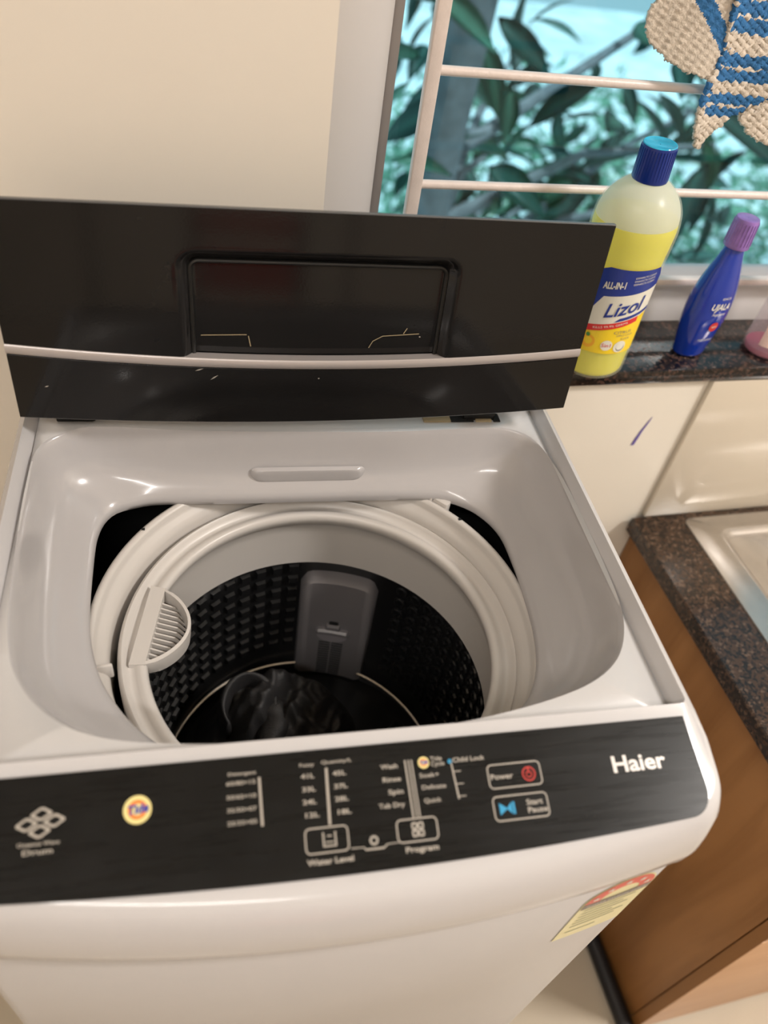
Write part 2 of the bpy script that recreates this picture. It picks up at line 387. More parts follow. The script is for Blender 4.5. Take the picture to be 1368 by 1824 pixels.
for xo, yc, dz in ((.2650, -.0905, -.0046), (.2685, -.0945, -.0055), (.2705, -.0985, -.0095), (.2712, -.1030, -.016), (.2712, -.1068, -.034), (.2708, -.1085, -.048)):
    rings.append([(x, y, zt(y + .012) + dz) for x, y in plan(-xo, xo + .0012, yc, .0272, .026, YBK)])
rings.append([(x, y, -.083 ) for x, y in plan(-.2700, .2700, -.1075, .0272, .026, YBK)])
rings.append([(x, y, -.087 ) for x, y in plan(-.2640, .2640, -.1035, .0272, .022, YBK - .004)])
rings.append([(x, y, -.088 ) for x, y in plan(-.250, .250, -.095, .0272, .022, YBK - .01)])
loft(bm, rings)
part('top_frame', bm, WHITE, angle=0.9)
# body
bm = bmesh.new(); rings = []
for o_, z in ((0.010, -.080), (0, -.0885), (0, -.30), (0, -.60), (0, -.93), (.006, -.95)):
    rings.append([(x, y, z) for x, y in plan(-.2625 + o_, .2625 - o_, -.1045 + o_, .0290, .018, YBK - .006 - o_)])
loft(bm, rings); part('body', bm, BODY, angle=0.9)
for sx in (-.22, .22):
    for yy in (-.03, .37):
        bm = bmesh.new(); lathe(bm, [(0.001, -H + .001), (.028, -H + .001), (.03, -H + .02), (.024, -H + .035), (.02, -.945), (.001, -.945)], sx, yy, 20); part('foot', bm, RUBBER)
# base plinth
bm = bmesh.new(); rings = [[(x, y, z) for x, y in plan(-.255, .255, -.095, .028, .018, YBK - .02)] for z in (-.95, -.985)]
vr = loft(bm, rings); bm.faces.new(vr[-1]); part('base_tray', bm, RUBBER)

# ledge + basin
rim = [(-.221, .353), (-.249, .329), (-.2535, .277), (-.2515, .203), (-.2475, .137), (-.240, .094), (-.227, .066), (-.209, .045), (-.187, .030), (-.155, .0195), (-.105, .0125), (-.055, .010), (.0, .0090), (.056, .0100), (.100, .0135), (.157, .0235), (.200, .037), (.230, .058), (.248, .090), (.2545, .127), (.2565, .195), (.2550, .273), (.2440, .330), (.222, .350), (.190, .3525), (.10, .3475), (.01, .3475), (-.10, .350), (-.19, .357)]
hole = [(-.201, .285), (-.190, .312), (-.168, .322), (-.141, .326), (-.07, .3245), (.002, .3245), (.07, .3245), (.131, .323), (.160, .318), (.186, .300), (.203, .268), (.206, .225), (.205, .184), (.201, .137), (.190, .096), (.168, .062), (.130, .039), (.08, .027), (0, .022), (-.07, .027), (-.120, .042), (-.152, .066), (-.174, .094), (-.190, .126), (-.200, .172), (-.2025, .235)]
NC = 240; CC = Vector((0.0, 0.18))
rimP = polar(catmull(rim, 6), CC, NC); holeP = polar(catmull(hole, 6), CC, NC)
led = polar([(-.2555, .0065), (.2555, .0065), (.2555, .388), (-.2555, .388)], CC, NC)
# snap corners of the ledge
for c in ((-.2555, .0065), (.2555, .0065), (.2555, .388), (-.2555, .388)):
    k = min(range(NC), key=lambda i: (led[i] - Vector(c)).length); led[k] = Vector(c)
bm = bmesh.new()
gz = -.0135
rings = [[(p.x, p.y, gz - .004) for p in led]]
inn = [p.lerp(q, .0) for p, q in zip(led, rimP)]
def sh(P, d):   # move towards centre by metres
    return [p + (CC - p).normalized() * d for p in P]
rings.append([(p.x, p.y, gz) for p in sh(led, .004)])
rings.append([(p.x, p.y, gz + .001) for p in sh(rimP, -.003)] if False else [(p.x, p.y, gz + .0012) for p in rimP])
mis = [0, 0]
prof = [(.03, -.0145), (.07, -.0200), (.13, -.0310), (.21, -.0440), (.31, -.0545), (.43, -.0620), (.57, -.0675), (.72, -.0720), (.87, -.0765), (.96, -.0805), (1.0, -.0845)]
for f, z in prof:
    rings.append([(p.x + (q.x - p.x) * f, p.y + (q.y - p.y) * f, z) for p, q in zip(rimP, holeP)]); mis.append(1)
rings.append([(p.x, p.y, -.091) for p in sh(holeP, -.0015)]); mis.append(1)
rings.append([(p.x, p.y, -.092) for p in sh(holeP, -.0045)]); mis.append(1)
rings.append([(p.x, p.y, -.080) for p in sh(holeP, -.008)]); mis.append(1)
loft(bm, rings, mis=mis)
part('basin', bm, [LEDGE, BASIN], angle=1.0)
# embossed pad on the back wall of the basin, hinge slots at the back of the ledge
bm = bmesh.new()
pr = rrect(-.049, .060, -.0075, .0075, .006, 5)
def padp(u, v, d):   # plane of the back wall
    return Vector((u, .3405 - .35 * v * 0 - d, -.060 + v)) 
rings = [[padp(u * s, v * s, d) for u, v in pr] for s, d in ((1.10, -.004), (1.03, -.0002), (.97, .0009), (.85, .0012))]
vr = loft(bm, rings); bm.faces.new(vr[-1]); o = part('handle_pad', bm, BASIN); o.location = (0, -.006, H)
for x0, x1, m in ((.128, .158, DUST), (.158, .184, CAV), (.186, .204, DUST), (.206, .214, CAV)):
    bm = bmesh.new(); box(bm, x0, x1, .3625, .376, -.0135, -.0112 if m is CAV else -.0108, bev=.0008); part('hinge_slot', bm, m)

# added black liner: shade inside the casing put into its colour
bm = bmesh.new(); rings = [[(x, y, z) for x, y in plan(-.250, .250, -.060, .0, .03, .40)] for z in (-.080, -.60)]
vr = loft(bm, rings); bm.faces.new(vr[-1]); part('blackout_liner', bm, CAV, smooth=False)
# tub cover (fixed ring)
TX, TY = 0.008, 0.169
bm = bmesh.new()
lathe(bm, [(.2095, -.160), (.2095, -.0960), (.2080, -.0915), (.2050, -.0898), (.2020, -.0905), (.2003, -.0930), (.1997, -.0975), (.1980, -.1000), (.1945, -.1035), (.1915, -.1075), (.1900, -.1120), (.1900, -.165)], TX - .005, TY, 120)
tc_ = part('tub_cover', bm, TUBW, angle=1.2)
for a in (37, 60, 143, 215):
    a = math.radians(a); c = Vector((TX - .005 + .2052 * math.cos(a), TY + .2052 * math.sin(a)))
    bm = bmesh.new(); box(bm, c.x - .0016, c.x + .0016, c.y - .0014, c.y + .0014, -.0908, -.0894); finish('screw_hole', bm, CAV, tc_, smooth=False)
def bracket(x, y, sx, sy, rot, z0=-.112, z1=-.090):
    bm = bmesh.new(); box(bm, -sx, sx, -sy, sy, z0, z1, bev=.0015)
    bmesh.ops.rotate(bm, verts=bm.verts, cent=(0, 0, 0), matrix=Matrix.Rotation(rot, 3, 'Z'))
    bmesh.ops.translate(bm, verts=bm.verts, vec=(x, y, 0)); return finish('clip', bm, TUBW, tc_)
bracket(.132, .336, .016, .006, -.62, z1=-.084); bracket(.152, .322, .011, .005, -.78, z1=-.087)
bracket(-.189, .138, .0085, .0018, .1, z1=-.094); bracket(-.1975, .130, .0018, .008, .1, z1=-.098)
# balance ring of the drum
bm = bmesh.new()
lathe(bm, [(.1885, -.150), (.1885, -.119), (.1870, -.1145), (.1845, -.1135), (.1820, -.1160), (.1800, -.1215), (.1765, -.1225), (.1735, -.1205), (.1700, -.1180), (.1665, -.1180), (.1640, -.1200), (.1628, -.1240), (.1640, -.1290), (.1685, -.1375), (.1710, -.1400), (.1722, -.1415), (.1735, -.155), (.1752, -.175), (.1758, -.2105)], TX, TY, 128)
ringo = part('balance_ring', bm, TUBW, angle=1.0)
# drum
DX, DY, DR = 0.012, 0.173, 0.1758
bm = bmesh.new()
lathe(bm, [(DR, -.2105), (DR + .0010, -.212), (DR + .0015, -.23), (DR + .001, -.40), (DR - .004, -.425), (DR - .012, -.432)], DX, DY, 128)
drum = part('drum', bm, DRUM, angle=1.0)
bm = bmesh.new(); lathe(bm, [(DR - .010, -.430), (.150, -.428), (.148, -.424), (.10, -.416), (.05, -.410), (.045, -.400), (.03, -.396), (.001, -.395)], DX, DY, 96)
part('drum_floor', bm, DRUM)
bm = bmesh.new()
tube(bm, [(DX - .007 + .1668 * math.cos(2 * PI * i / 96), DY - .001 + .1668 * math.sin(2 * PI * i / 96), -.412) for i in range(96)], .0022, 8, closed=True)
finish('steel_ring', bm, STEEL, drum)
bm = bmesh.new()
for a in range(0, 360, 60):
    pts = [Vector((DX + r * math.cos(math.radians(a) + .5 * r / .14), DY + r * math.sin(math.radians(a) + .5 * r / .14), -.410 - .010 * r / .14)) for r in (.03, .06, .09, .12, .14)]
    tube(bm, pts, [.010, .009, .008, .006, .003], 8)
finish('pulsator', bm, DRUM, drum)
def cyl_pt(ang, z, d=0, r=DR):   # ang degrees, d inward
    a = math.radians(ang); return Vector((DX + (r - d) * math.cos(a), DY + (r - d) * math.sin(a), z))
bm = bmesh.new()
for i in range(14):
    ang = 94 + 6.6 * i
    for j in range(8):
        z = -.222 - .0215 * j
        q = []
        for (da, dz) in ((-2.1, -.0058), (2.1, -.0058), (2.1, .0058), (-2.1, .0058)): q.append((da, dz))
        v0 = [bm.verts.new(cyl_pt(ang + da * 1.0, z + dz, 0.0)) for da, dz in q]
        v1 = [bm.verts.new(cyl_pt(ang + da * .82, z + dz * .75, 0.0042)) for da, dz in q]
        bm.faces.new(v1)
        for k in range(4): bm.faces.new((v0[k], v0[(k + 1) % 4], v1[(k + 1) % 4], v1[k]))
o = finish('drum_studs', bm, DRUM, drum, smooth=False); o['kind'] = 'stuff'
bm = bmesh.new()
for i in range(12):
    ang = 49 - 6.4 * i
    for j in range(9):
        z = -.226 - .0205 * j - .0
        pts = []
        for k in range(9):
            a = math.radians(-60 + 300 * k / 8)
            pts.append(cyl_pt(ang + 2.0 * math.cos(a), z + .0064 * math.sin(a), .0022))
        tube(bm, pts, .0024, 6)
o = finish('drum_loops', bm, DRUM, drum, smooth=True); o['kind'] = 'stuff'
# lint filter panel
def curved(bm, a0, a1, zf0, zf1, d0, d1, n=14, rtop=0.0):
    """slab following the drum wall between two angles, standing d1 proud of it"""
    cr = min(rtop, (zf1 - zf0) * .9); crA = math.degrees(cr / DR); rows = []
    for i in range(n + 1):
        a = a0 + (a1 - a0) * i / n; e = min(a - a0, a1 - a)
        zt_ = zf1 if e >= crA or cr <= 0 else zf1 - cr + cr * math.sqrt(max(0, 1 - (1 - e / crA) ** 2))
        f = min(1, e / max(1e-6, (a1 - a0) * .08)); dd = d1 - (d1 - d0) * .25 * (1 - f) ** 2
        rows.append([cyl_pt(a, zf0, d0), cyl_pt(a, zf0, dd), cyl_pt(a, zt_ - min(.003, (zf1 - zf0) * .3), dd), cyl_pt(a, zt_, dd - (d1 - d0) * .3), cyl_pt(a, zt_, d0)])
    vr = loft(bm, rows); bm.faces.new(vr[0]); bm.faces.new(vr[-1])
bm = bmesh.new(); curved(bm, 59, 90.5, -.425, -.232, -.002, .0165, rtop=.016)
filt = part('lint_filter', bm, FILT, angle=.9)
bm = bmesh.new(); curved(bm, 67, 83, -.3285, -.3215, .0135, .0235, rtop=.003); finish('latch', bm, FILT, filt)
bm = bmesh.new(); curved(bm, 71.5, 78.5, -.3225, -.3135, .0135, .0210, rtop=.004); finish('latch_tab', bm, FILT, filt)
bm = bmesh.new(); curved(bm, 72.6, 77.2, -.314, -.308, .0135, .0178, rtop=.0028); finish('latch_hole', bm, CAV, filt)
bm = bmesh.new()
rws = []
for k in range(13):
    t_ = -1 + 2 * k / 12; rws.append([cyl_pt(75 + 8 * t_, -.3285, .0176), cyl_pt(75 + 8 * t_, -.3290 - .022 * math.sqrt(max(0, 1 - t_ * t_)), .0176)])
loft(bm, rws, closed=False); bmesh.ops.remove_doubles(bm, verts=bm.verts, dist=1e-5)
finish('pocket', bm, mat('filter_light', (0.26, 0.24, 0.25), 0.35), filt)
for j in range(14):
    for a0 in (69.3, 75.3):
        z = -.3530 - .0052 * j + (0 if j > 2 else 0)
        if j == 0 and False: continue
        bm = bmesh.new(); curved(bm, a0, a0 + 5.4, z - .0012, z + .0012, .0155, .0175, rtop=.0004)
        finish('slot', bm, FILTD, filt)

# scoop with slats on the balance ring
A = Vector((-.158, .152)); B = Vector((-.142, .238)); dAB = (B - A).normalized(); nAB = Vector((dAB.y, -dAB.x)); LAB = (B - A).length
def D(s, dpt, z): p = A + dAB * (s * LAB) + nAB * dpt; return Vector((p.x, p.y, z))
def dprof(t): return .034 * math.sin(PI * t) ** .62
bm = bmesh.new(); n = 22
def arc(off, z, sh_=0): return [D(.03 + .94 * k / n, dprof(k / n) * (1 + off) + off * .01 - sh_, z) for k in range(n + 1)]
o1, i1 = arc(0.0, 0), arc(-.09, 0)
ringsD = []
outer = [D(.0 + k / n, dprof(k / n), 0) for k in range(n + 1)]
inner = [D(.03 + .94 * k / n, max(0, dprof(k / n) - .0028), 0) for k in range(n + 1)]
def lv(P, z, f=1.0): 
    c = sum(P, Vector()) / len(P); return [Vector((c.x + (p.x - c.x) * f, c.y + (p.y - c.y) * f, z)) for p in P]
loft(bm, [lv(outer, -.140, .86), lv(outer, -.130, .96), lv(outer, -.120), lv(outer, -.1175), lv(inner, -.1165), lv(inner, -.120), lv(inner, -.130, .95), lv(inner, -.140, .84)], closed=False)
scoop = finish('scoop', bm, TUBW, ringo, angle=.8)
bm = bmesh.new()
pts = [D(s, d, z) for s, d, z in ((-.02, -.012, -.1165), (1.02, -.012, -.1165), (1.0, .002, -.1165), (.0, .002, -.1165))]
low = [p + Vector((0, 0, -.028)) for p in pts]
vr = loft(bm, [low, pts]); bm.faces.new(vr[1]); finish('scoop_plate', bm, TUBW, ringo, smooth=False)
for k in range(12):
    s = .10 + .066 * k
    bm = bmesh.new()
    th = .0008 / LAB
    L1 = max(.006, dprof(s) * .62)
    q = [(.001, -.1205), (L1, -.1260), (max(L1 + .001, dprof(s) - .004), -.1375), (.001, -.1375)]
    va = [bm.verts.new(D(s - th, d, z)) for d, z in q]; vb = [bm.verts.new(D(s + th, d, z)) for d, z in q]
    bm.faces.new(va); bm.faces.new(vb)
    for i in range(4): bm.faces.new((va[i], va[(i + 1) % 4], vb[(i + 1) % 4], vb[i]))
    finish('slat', bm, TUBW, ringo, smooth=False)
bm = bmesh.new(); bot = lv(outer, -.1385, .86); bm.faces.new([bm.verts.new(p) for p in bot]); bmesh.ops.solidify(bm, geom=bm.faces[:], thickness=.002)
finish('scoop_floor', bm, CAV, ringo, smooth=False)

# ---- lid: front leaf
LP0 = Vector((0.0022, .334, .022)); LU = Vector((-.002, .020, .194)).normalized(); LX = Vector((1, 0, .010)).normalized(); LN = LX.cross(LU).normalized()
if LN.y > 0: LN = -LN
def lp(u, s, d=0.0): return LP0 + LX * u + LU * s + LN * d
def bot_s(u): return -.0095 + .0105 * (u / .262) ** 2 + .0025 * u / .262
def strip_s(u): return .0535 + .0145 * (u / .262) ** 2
HW = .2625; TOPS = .1930
def wdt(s): return HW
leaf = empty('lid_front_leaf', (0, 0, 0)) ; C.objects.unlink(leaf); bpy.data.objects.remove(leaf)
def sheet(bm, us, sfun, d0, nz=14):
    return [[lp(u, s, d0(u, s) if callable(d0) else d0) for s in sfun(u)] for u in us]
# recess shape: rounded rectangle (u,s)
RX0, RX1, RS0, RS1, RR = -.117, .1275, .058, .158, .016
def recdepth(u, s):
    # signed distance to rounded rect (bottom open towards the strip)
    cx, cy = (RX0 + RX1) / 2, (RS0 - .03 + RS1) / 2
    qx, qy = abs(u - cx) - (RX1 - RX0) / 2 + RR, abs(s - cy) - (RS1 - RS0 + .03) / 2 + RR
    d = math.hypot(max(qx, 0), max(qy, 0)) + min(max(qx, qy), 0) - RR
    t = min(1, max(0, -d / .012)); t = t * t * (3 - 2 * t)
    return -.0115 * t
bm = bmesh.new()
nu, ns = 150, 60
grid = []
for i in range(nu + 1):
    u = -HW + 2 * HW * i / nu
    col = []
    for j in range(ns + 1):
        f = j / ns
        a, b = strip_s(u) + .004, TOPS - .0005
        s = a + (b - a) * f
        col.append(bm.verts.new(lp(u, s, recdepth(u, s))))
    grid.append(col)
for i in range(nu):
    for j in range(ns): bm.faces.new((grid[i][j], grid[i + 1][j], grid[i + 1][j + 1], grid[i][j + 1]))
# thickness: back sheet and edges
back = [[bm.verts.new(lp(-HW + 2 * HW * i / nu, s, -.0145)) for s in (strip_s(-HW + 2 * HW * i / nu) + .004, TOPS - .0045)] for i in range(nu + 1)]
for i in range(nu):
    bm.faces.new((back[i][0], back[i][1], back[i + 1][1], back[i + 1][0]))
    bm.faces.new((grid[i][-1], grid[i + 1][-1], back[i + 1][1], back[i][1]))
    bm.faces.new((grid[i][0], back[i][0], back[i + 1][0], grid[i + 1][0]))
bm.faces.new([grid[0][j] for j in range(ns + 1)] + [back[0][1], back[0][0]])
bm.faces.new([grid[-1][j] for j in range(ns + 1)] + [back[-1][1], back[-1][0]])
lid = part('lid_panel', bm, BLID, angle=1.2)
def lid_band(name, s0, s1, d, m, parent, thick=.014, bulge=0.0):
    bm = bmesh.new(); R_ = []
    for i in range(81):
        u = -HW + 2 * HW * i / 80; a, b = s0(u), s1(u)
        R_.append([lp(u, a, -thick), lp(u, a, d - .001), lp(u, a + .001, d), lp(u, (a + b) / 2, d + bulge), lp(u, b - .001, d), lp(u, b, d - .001), lp(u, b, -thick)])
    vr = loft(bm, R_); bm.faces.new(vr[0]); bm.faces.new(vr[-1])
    return finish(name, bm, m, parent, angle=.7)
lid_band('lid_lower_edge', bot_s, lambda u: strip_s(u) - .0052, 0.0, BLID, lid)
lid_band('silver_strip', lambda u: strip_s(u) - .0048, lambda u: strip_s(u) + .0042, .0012, STRIP, lid, thick=.010, bulge=.0006)
# dark step bordering the recess
bm = bmesh.new()
pts = []
PR = [(RX0 + .010, RS0 - .001)] + [(RX0 + .010 + .008 - .008 * math.cos(PI / 2 * k / 8), RS1 - .012 - .008 + .008 * math.sin(PI / 2 * k / 8)) for k in range(9)] + [(RX1 - .010 - .008 + .008 * math.sin(PI / 2 * k / 8), RS1 - .012 - .008 + .008 * math.cos(PI / 2 * k / 8)) for k in range(9)] + [(RX1 - .010, RS0 + .002)]
tube(bm, [lp(u, s, -.0098) for u, s in PR], .0022, 8)
finish('recess_edge', bm, BRIM, lid)
# grip notches with dust lines
bm = bmesh.new()
def dline(pts, wdt_=.0006):
    for (u0, s0), (u1, s1) in zip(pts[:-1], pts[1:]):
        d = Vector((u1 - u0, s1 - s0)).normalized() * wdt_; n_ = Vector((-d.y, d.x))
        bm.faces.new([bm.verts.new(lp(u0 + n_.x, s0 + n_.y, -.0106)), bm.verts.new(lp(u1 + n_.x, s1 + n_.y, -.0106)), bm.verts.new(lp(u1 - n_.x, s1 - n_.y, -.0106)), bm.verts.new(lp(u0 - n_.x, s0 - n_.y, -.0106))])
bm.free()
for L_ in ([(-.1003, .0768), (-.060, .0777)], [(-.0585, .0765), (-.0565, .066)], [(.053, .0655), (.0565, .0725), (.0655, .0778), (.100, .0805)], [(.085, .0805), (.088, .086)]):
    bm = bmesh.new(); dline(L_, .0004); bmesh.ops.remove_doubles(bm, verts=bm.verts, dist=.0005); finish('dust_mark', bm, DUST, lid, smooth=False)
for u, s, l, a in ((-.103, .048, .004, .3), (-.090, .040, .0045, .6), (-.235, .031, .002, .3), (.006, .039, .001, .1), (.098, .083, .001, 0)):
    bm = bmesh.new(); d = Vector((math.cos(a), math.sin(a))) * l; n_ = Vector((-d.y, d.x)).normalized() * .0006
    bm.faces.new([bm.verts.new(lp(u - d.x, s - d.y, .0003)), bm.verts.new(lp(u + n_.x, s + n_.y, .0003)), bm.verts.new(lp(u + d.x, s + d.y, .0003)), bm.verts.new(lp(u - n_.x, s - n_.y, .0003))]); finish('scratch', bm, PRINT, lid, smooth=False)

# rear leaf (behind the front one) and hinges
bm = bmesh.new()
vs = []
for u in (-HW, HW):
    for s, d in ((.006, -.0165), (.006, -.0245), (TOPS - .022, -.0245), (TOPS - .022, -.0165)): vs.append(bm.verts.new(lp(u, s, d)))
for a, b, c, d in ((0, 1, 2, 3), (4, 7, 6, 5), (0, 4, 5, 1), (1, 5, 6, 2), (2, 6, 7, 3), (3, 7, 4, 0)): bm.faces.new([vs[i] for i in (a, b, c, d)])
part('lid_rear_leaf', bm, mat('lid_rear', (.10, .10, .105), .3), smooth=False)
bm = bmesh.new()
R_ = [[lp(u, TOPS - .0004, -.0003), lp(u, TOPS + .0004, -.0010), lp(u, TOPS + .0002, -.0050), lp(u, TOPS - .0045, -.0148)] for u in (-HW, HW)]
vr = loft(bm, R_); bm.faces.new(vr[0]); bm.faces.new(vr[1]); finish('lid_top_edge', bm, mat('lid_edge_grey', (.10, .10, .10), .35), lid, smooth=False)
for u in (-.22, .19):
    bm = bmesh.new(); box(bm, u - .018, u + .018, .366, .378, -.03, .012, bev=.002); part('hinge', bm, BRIM)

# ---- control panel inlay
PV = Vector((0, 1, .30)).normalized(); PN = Vector((0, -.30, 1)).normalized()
def pp(x, v, h=0.0): return Vector((x, 0, 0)) + PV * v + PN * h
def fv(x): return -.0862 + .0086 * (x / .235) ** 2
out = []
xr = .2560; xl_ = -.2560; rc = .019
for i in range(61):
    x = xl_ + rc + (xr - xl_ - 2 * rc) * i / 60; out.append((x, fv(x)))
y1 = fv(xr - rc)
for k in range(1, 11):
    a = -PI / 2 + PI / 2 * k / 10; out.append((xr - rc + rc * math.cos(a), y1 + rc + rc * math.sin(a)))
out.append((xr - .0028, -.0057)); out.append((xl_ + .0028, -.0057))
for k in range(0, 10):
    a = PI + PI / 2 * k / 10; out.append((xl_ + rc + rc * math.cos(a), y1 + rc + rc * math.sin(a)))
bm = bmesh.new()
vr = loft(bm, [[pp(x, v, -.004) for x, v in out], [pp(x, v, .0008) for x, v in out], [pp(x * .9985, v - .0002 * (1 if v > -.04 else -1), .0012) for x, v in out]])
bm.faces.new(vr[-1])
panel = part('control_panel', bm, PANEL, angle=.5)
# ---- printing on the panel
ZP = .0016
def place(me, x, v, m, name, rot=0.0, parent=panel, bold=False):
    for p in me.vertices:
        c, s = math.cos(rot), math.sin(rot); X, Y = p.co.x * c - p.co.y * s, p.co.x * s + p.co.y * c
        p.co = pp(x + X, v + Y, ZP + p.co.z)
    me.name = name; me.materials.clear(); me.materials.append(m); return link(name, me, parent)
def txt(s, x, v, h, wtot=None, m=PRINT, name='lettering', align='LEFT', bold=0.0, shear=0.0, rot=0.0):
    """h: capital height in metres"""
    me = textmesh(s, h / .70, align, bold * h, 1.0, shear)
    if wtot:
        xs = [q.co.x for q in me.vertices]; wid = max(xs) - min(xs)
        for q in me.vertices: q.co.x *= wtot / wid
    return place(me, x, v, m, name, rot)
def flat(polys, m, name, parent=panel, h=ZP):
    bm = bmesh.new()
    for P in polys: bm.faces.new([bm.verts.new(pp(x, v, h)) for x, v in P])
    bmesh.ops.recalc_face_normals(bm, faces=bm.faces)
    return finish(name, bm, m, parent, smooth=False)
def frame2(bm, x0, x1, y0, y1, r, wd, mi=0):
    a = rrect(x0, x1, y0, y1, r, 5); b = rrect(x0 + wd, x1 - wd, y0 + wd, y1 - wd, max(.0003, r - wd), 5); n = len(a)
    va = [bm.verts.new(pp(x, v, ZP)) for x, v in a]; vb = [bm.verts.new(pp(x, v, ZP)) for x, v in b]
    for i in range(n):
        f = bm.faces.new((va[i], va[(i + 1) % n], vb[(i + 1) % n], vb[i])); f.material_index = mi
def quad(bm, x0, x1, y0, y1, mi=0):
    f = bm.faces.new([bm.verts.new(pp(x, v, ZP)) for x, v in ((x0, y0), (x1, y0), (x1, y1), (x0, y1))]); f.material_index = mi
def circle(bm, cx, cy, r, r2=0, mi=0, a0=0, a1=2 * PI, n=24, h=ZP):
    P = [(cx + r * math.cos(a0 + (a1 - a0) * k / n), cy + r * math.sin(a0 + (a1 - a0) * k / n)) for k in range(n + (0 if a1 - a0 > 6.28 else 1))]
    if not r2:
        f = bm.faces.new([bm.verts.new(pp(x, v, h)) for x, v in P]); f.material_index = mi; return
    Q = [(cx + (x - cx) * r2 / r, cy + (v - cy) * r2 / r) for x, v in P]
    va = [bm.verts.new(pp(x, v, h)) for x, v in P]; vb = [bm.verts.new(pp(x, v, h)) for x, v in Q]; m_ = len(P)
    for i in range(m_ if a1 - a0 > 6.28 else m_ - 1):
        f = bm.faces.new((va[i], va[(i + 1) % m_], vb[(i + 1) % m_], vb[i])); f.material_index = mi
# brand logo
txt('Haier', .1848, -.0365, .0112, .0425, PRINTW, 'brand_lettering', bold=.035)
# diamond emblem: four rounded rhombi
bm = bmesh.new()
ex, ey = Vector((.0152, -.0087)), Vector((.0162, .0109)) ; org = Vector((-.2185, -.0357))
for i in range(2):
    for j in range(2):
        o_ = org + ex * (.52 * i) + ey * (.52 * j)
        def rh(s): return [o_ + ex * (.24 + .235 * a * s) + ey * (.24 + .235 * b * s) for a, b in ((-.7, -1), (.7, -1), (1, -.7), (1, .7), (.7, 1), (-.7, 1), (-1, .7), (-1, -.7))]
        va = [bm.verts.new(pp(p.x, p.y, ZP)) for p in rh(1.0)]; vb = [bm.verts.new(pp(p.x, p.y, ZP)) for p in rh(.60)]
        for k in range(8): bm.faces.new((va[k], va[(k + 1) % 8], vb[(k + 1) % 8], vb[k]))
finish('diamond_emblem', bm, PRINT, panel, smooth=False)
txt('Oceanus Wave', -.2155, -.0468, .0022, .0245, name='lettering', bold=.03)
txt('Drum', -.2125, -.0515, .0030, .0175, name='lettering', bold=.03)
# round detergent badges
def badge(cx, cy, r, name):
    global ZP
    bm = bmesh.new()
    circle(bm, cx, cy, r, 0, 0); circle(bm, cx, cy, r * .68, 0, 1, h=ZP + .0001); circle(bm, cx, cy, r * .42, 0, 0, h=ZP + .0002)
    me_ = finish(name, bm, [PYEL, PORG], panel, smooth=False)
    z = ZP; ZP = z + .0003
    txt('Tide', cx, cy, r * .62, r * 1.45, PNAVY, 'lettering', 'CENTER', bold=.06, shear=.25, rot=.12); ZP = z
badge(-.1450, -.0328, .0088, 'round_badge'); badge(.0459, -.0213, .0040, 'round_badge')
# detergent table
txt('Detergent', -.0880, -.0168, .0022, .0185, bold=.02)
for v, a in ((-.0228, '60/80=15'), (-.0315, '50/65=10'), (-.0396, '35/50=07'), (-.0476, '25/35=05')): txt(a, -.0892, v, .0026, .0190, bold=.02)
# water level
txt('Fuzzy', -.0405, -.0154, .0022, .0100, bold=.02); txt('Quantity/L', -.0255, -.0148, .0022, .0210, bold=.02)
for v, a, b in ((-.0228, '41L', '45L'), (-.0313, '33L', '37L'), (-.0394, '24L', '28L'), (-.0477, '12L', '18L')):
    txt(a, -.0398, v, .0030, .0092, bold=.03); txt(b, -.0182, v, .0030, .0092, bold=.03)
for P_ in ([[(-.0682, -.0202), (-.0666, -.0202), (-.0660, -.0510), (-.0676, -.0510)], [(-.0231, -.0185), (-.0214, -.0185), (-.0221, -.0549), (-.0238, -.0549)],
      [(.0322, -.0185), (.0333, -.0185), (.0343, -.0562), (.0332, -.0562)], [(.0348, -.0185), (.0357, -.0185), (.0367, -.0562), (.0358, -.0562)], [(.0370, -.0185), (.0379, -.0185), (.0388, -.0562), (.0379, -.0562)],
      [(.0650, -.0212), (.0660, -.0212), (.0680, -.0476), (.0668, -.0476)], [(.0666, -.0290), (.0718, -.0290), (.0718, -.0296), (.0666, -.0296)], [(.0670, -.0374), (.0724, -.0374), (.0724, -.0380), (.0670, -.0380)], [(.0676, -.0456), (.0728, -.0456), (.0728, -.0462), (.0676, -.0462)],
      [(-.0106, -.0704), (-.0020, -.0706), (-.0004, -.0720), (.0113, -.0720), (.0138, -.0703), (.0218, -.0702), (.0218, -.0707), (.0140, -.0709), (.0115, -.0731), (-.0008, -.0731), (-.0022, -.0712), (-.0106, -.0710)]]): flat([P_], PRINT, 'scale_line')
bm = bmesh.new(); circle(bm, .0052, -.0674, .0030, .0017); finish('preset_mark', bm, PRINT, panel, smooth=False)
txt('Water Level', -.0395, -.0766, .0034, .0305, bold=.04); txt('Program', .0255, -.0760, .0034, .0225, bold=.04)
for v, a, x0, wd in ((-.0218, 'Wash', .0152, .0122), (-.0304, 'Rinse', .0153, .0128), (-.0387, 'Spin', .0185, .0105), (-.0471, 'Tub Dry', .0110, .0180)): txt(a, x0, v, .0031, wd, bold=.03)
for v, a, x0, wd in ((-.0195, 'Tide', .0508, .0085), (-.0230, 'Cycle', .0508, .0098), (-.0300, 'Soak+', .0416, .0140), (-.0379, 'Delicate', .0420, .0172), (-.0466, 'Quick', .0425, .0122)): txt(a, x0, v, .0029, wd, bold=.02)
txt('Child Lock', .0668, -.0218, .0031, .0235, bold=.03)
bm = bmesh.new(); circle(bm, .0649, -.0222, .0016); finish('lock_mark', bm, PBLUE, panel, smooth=False)
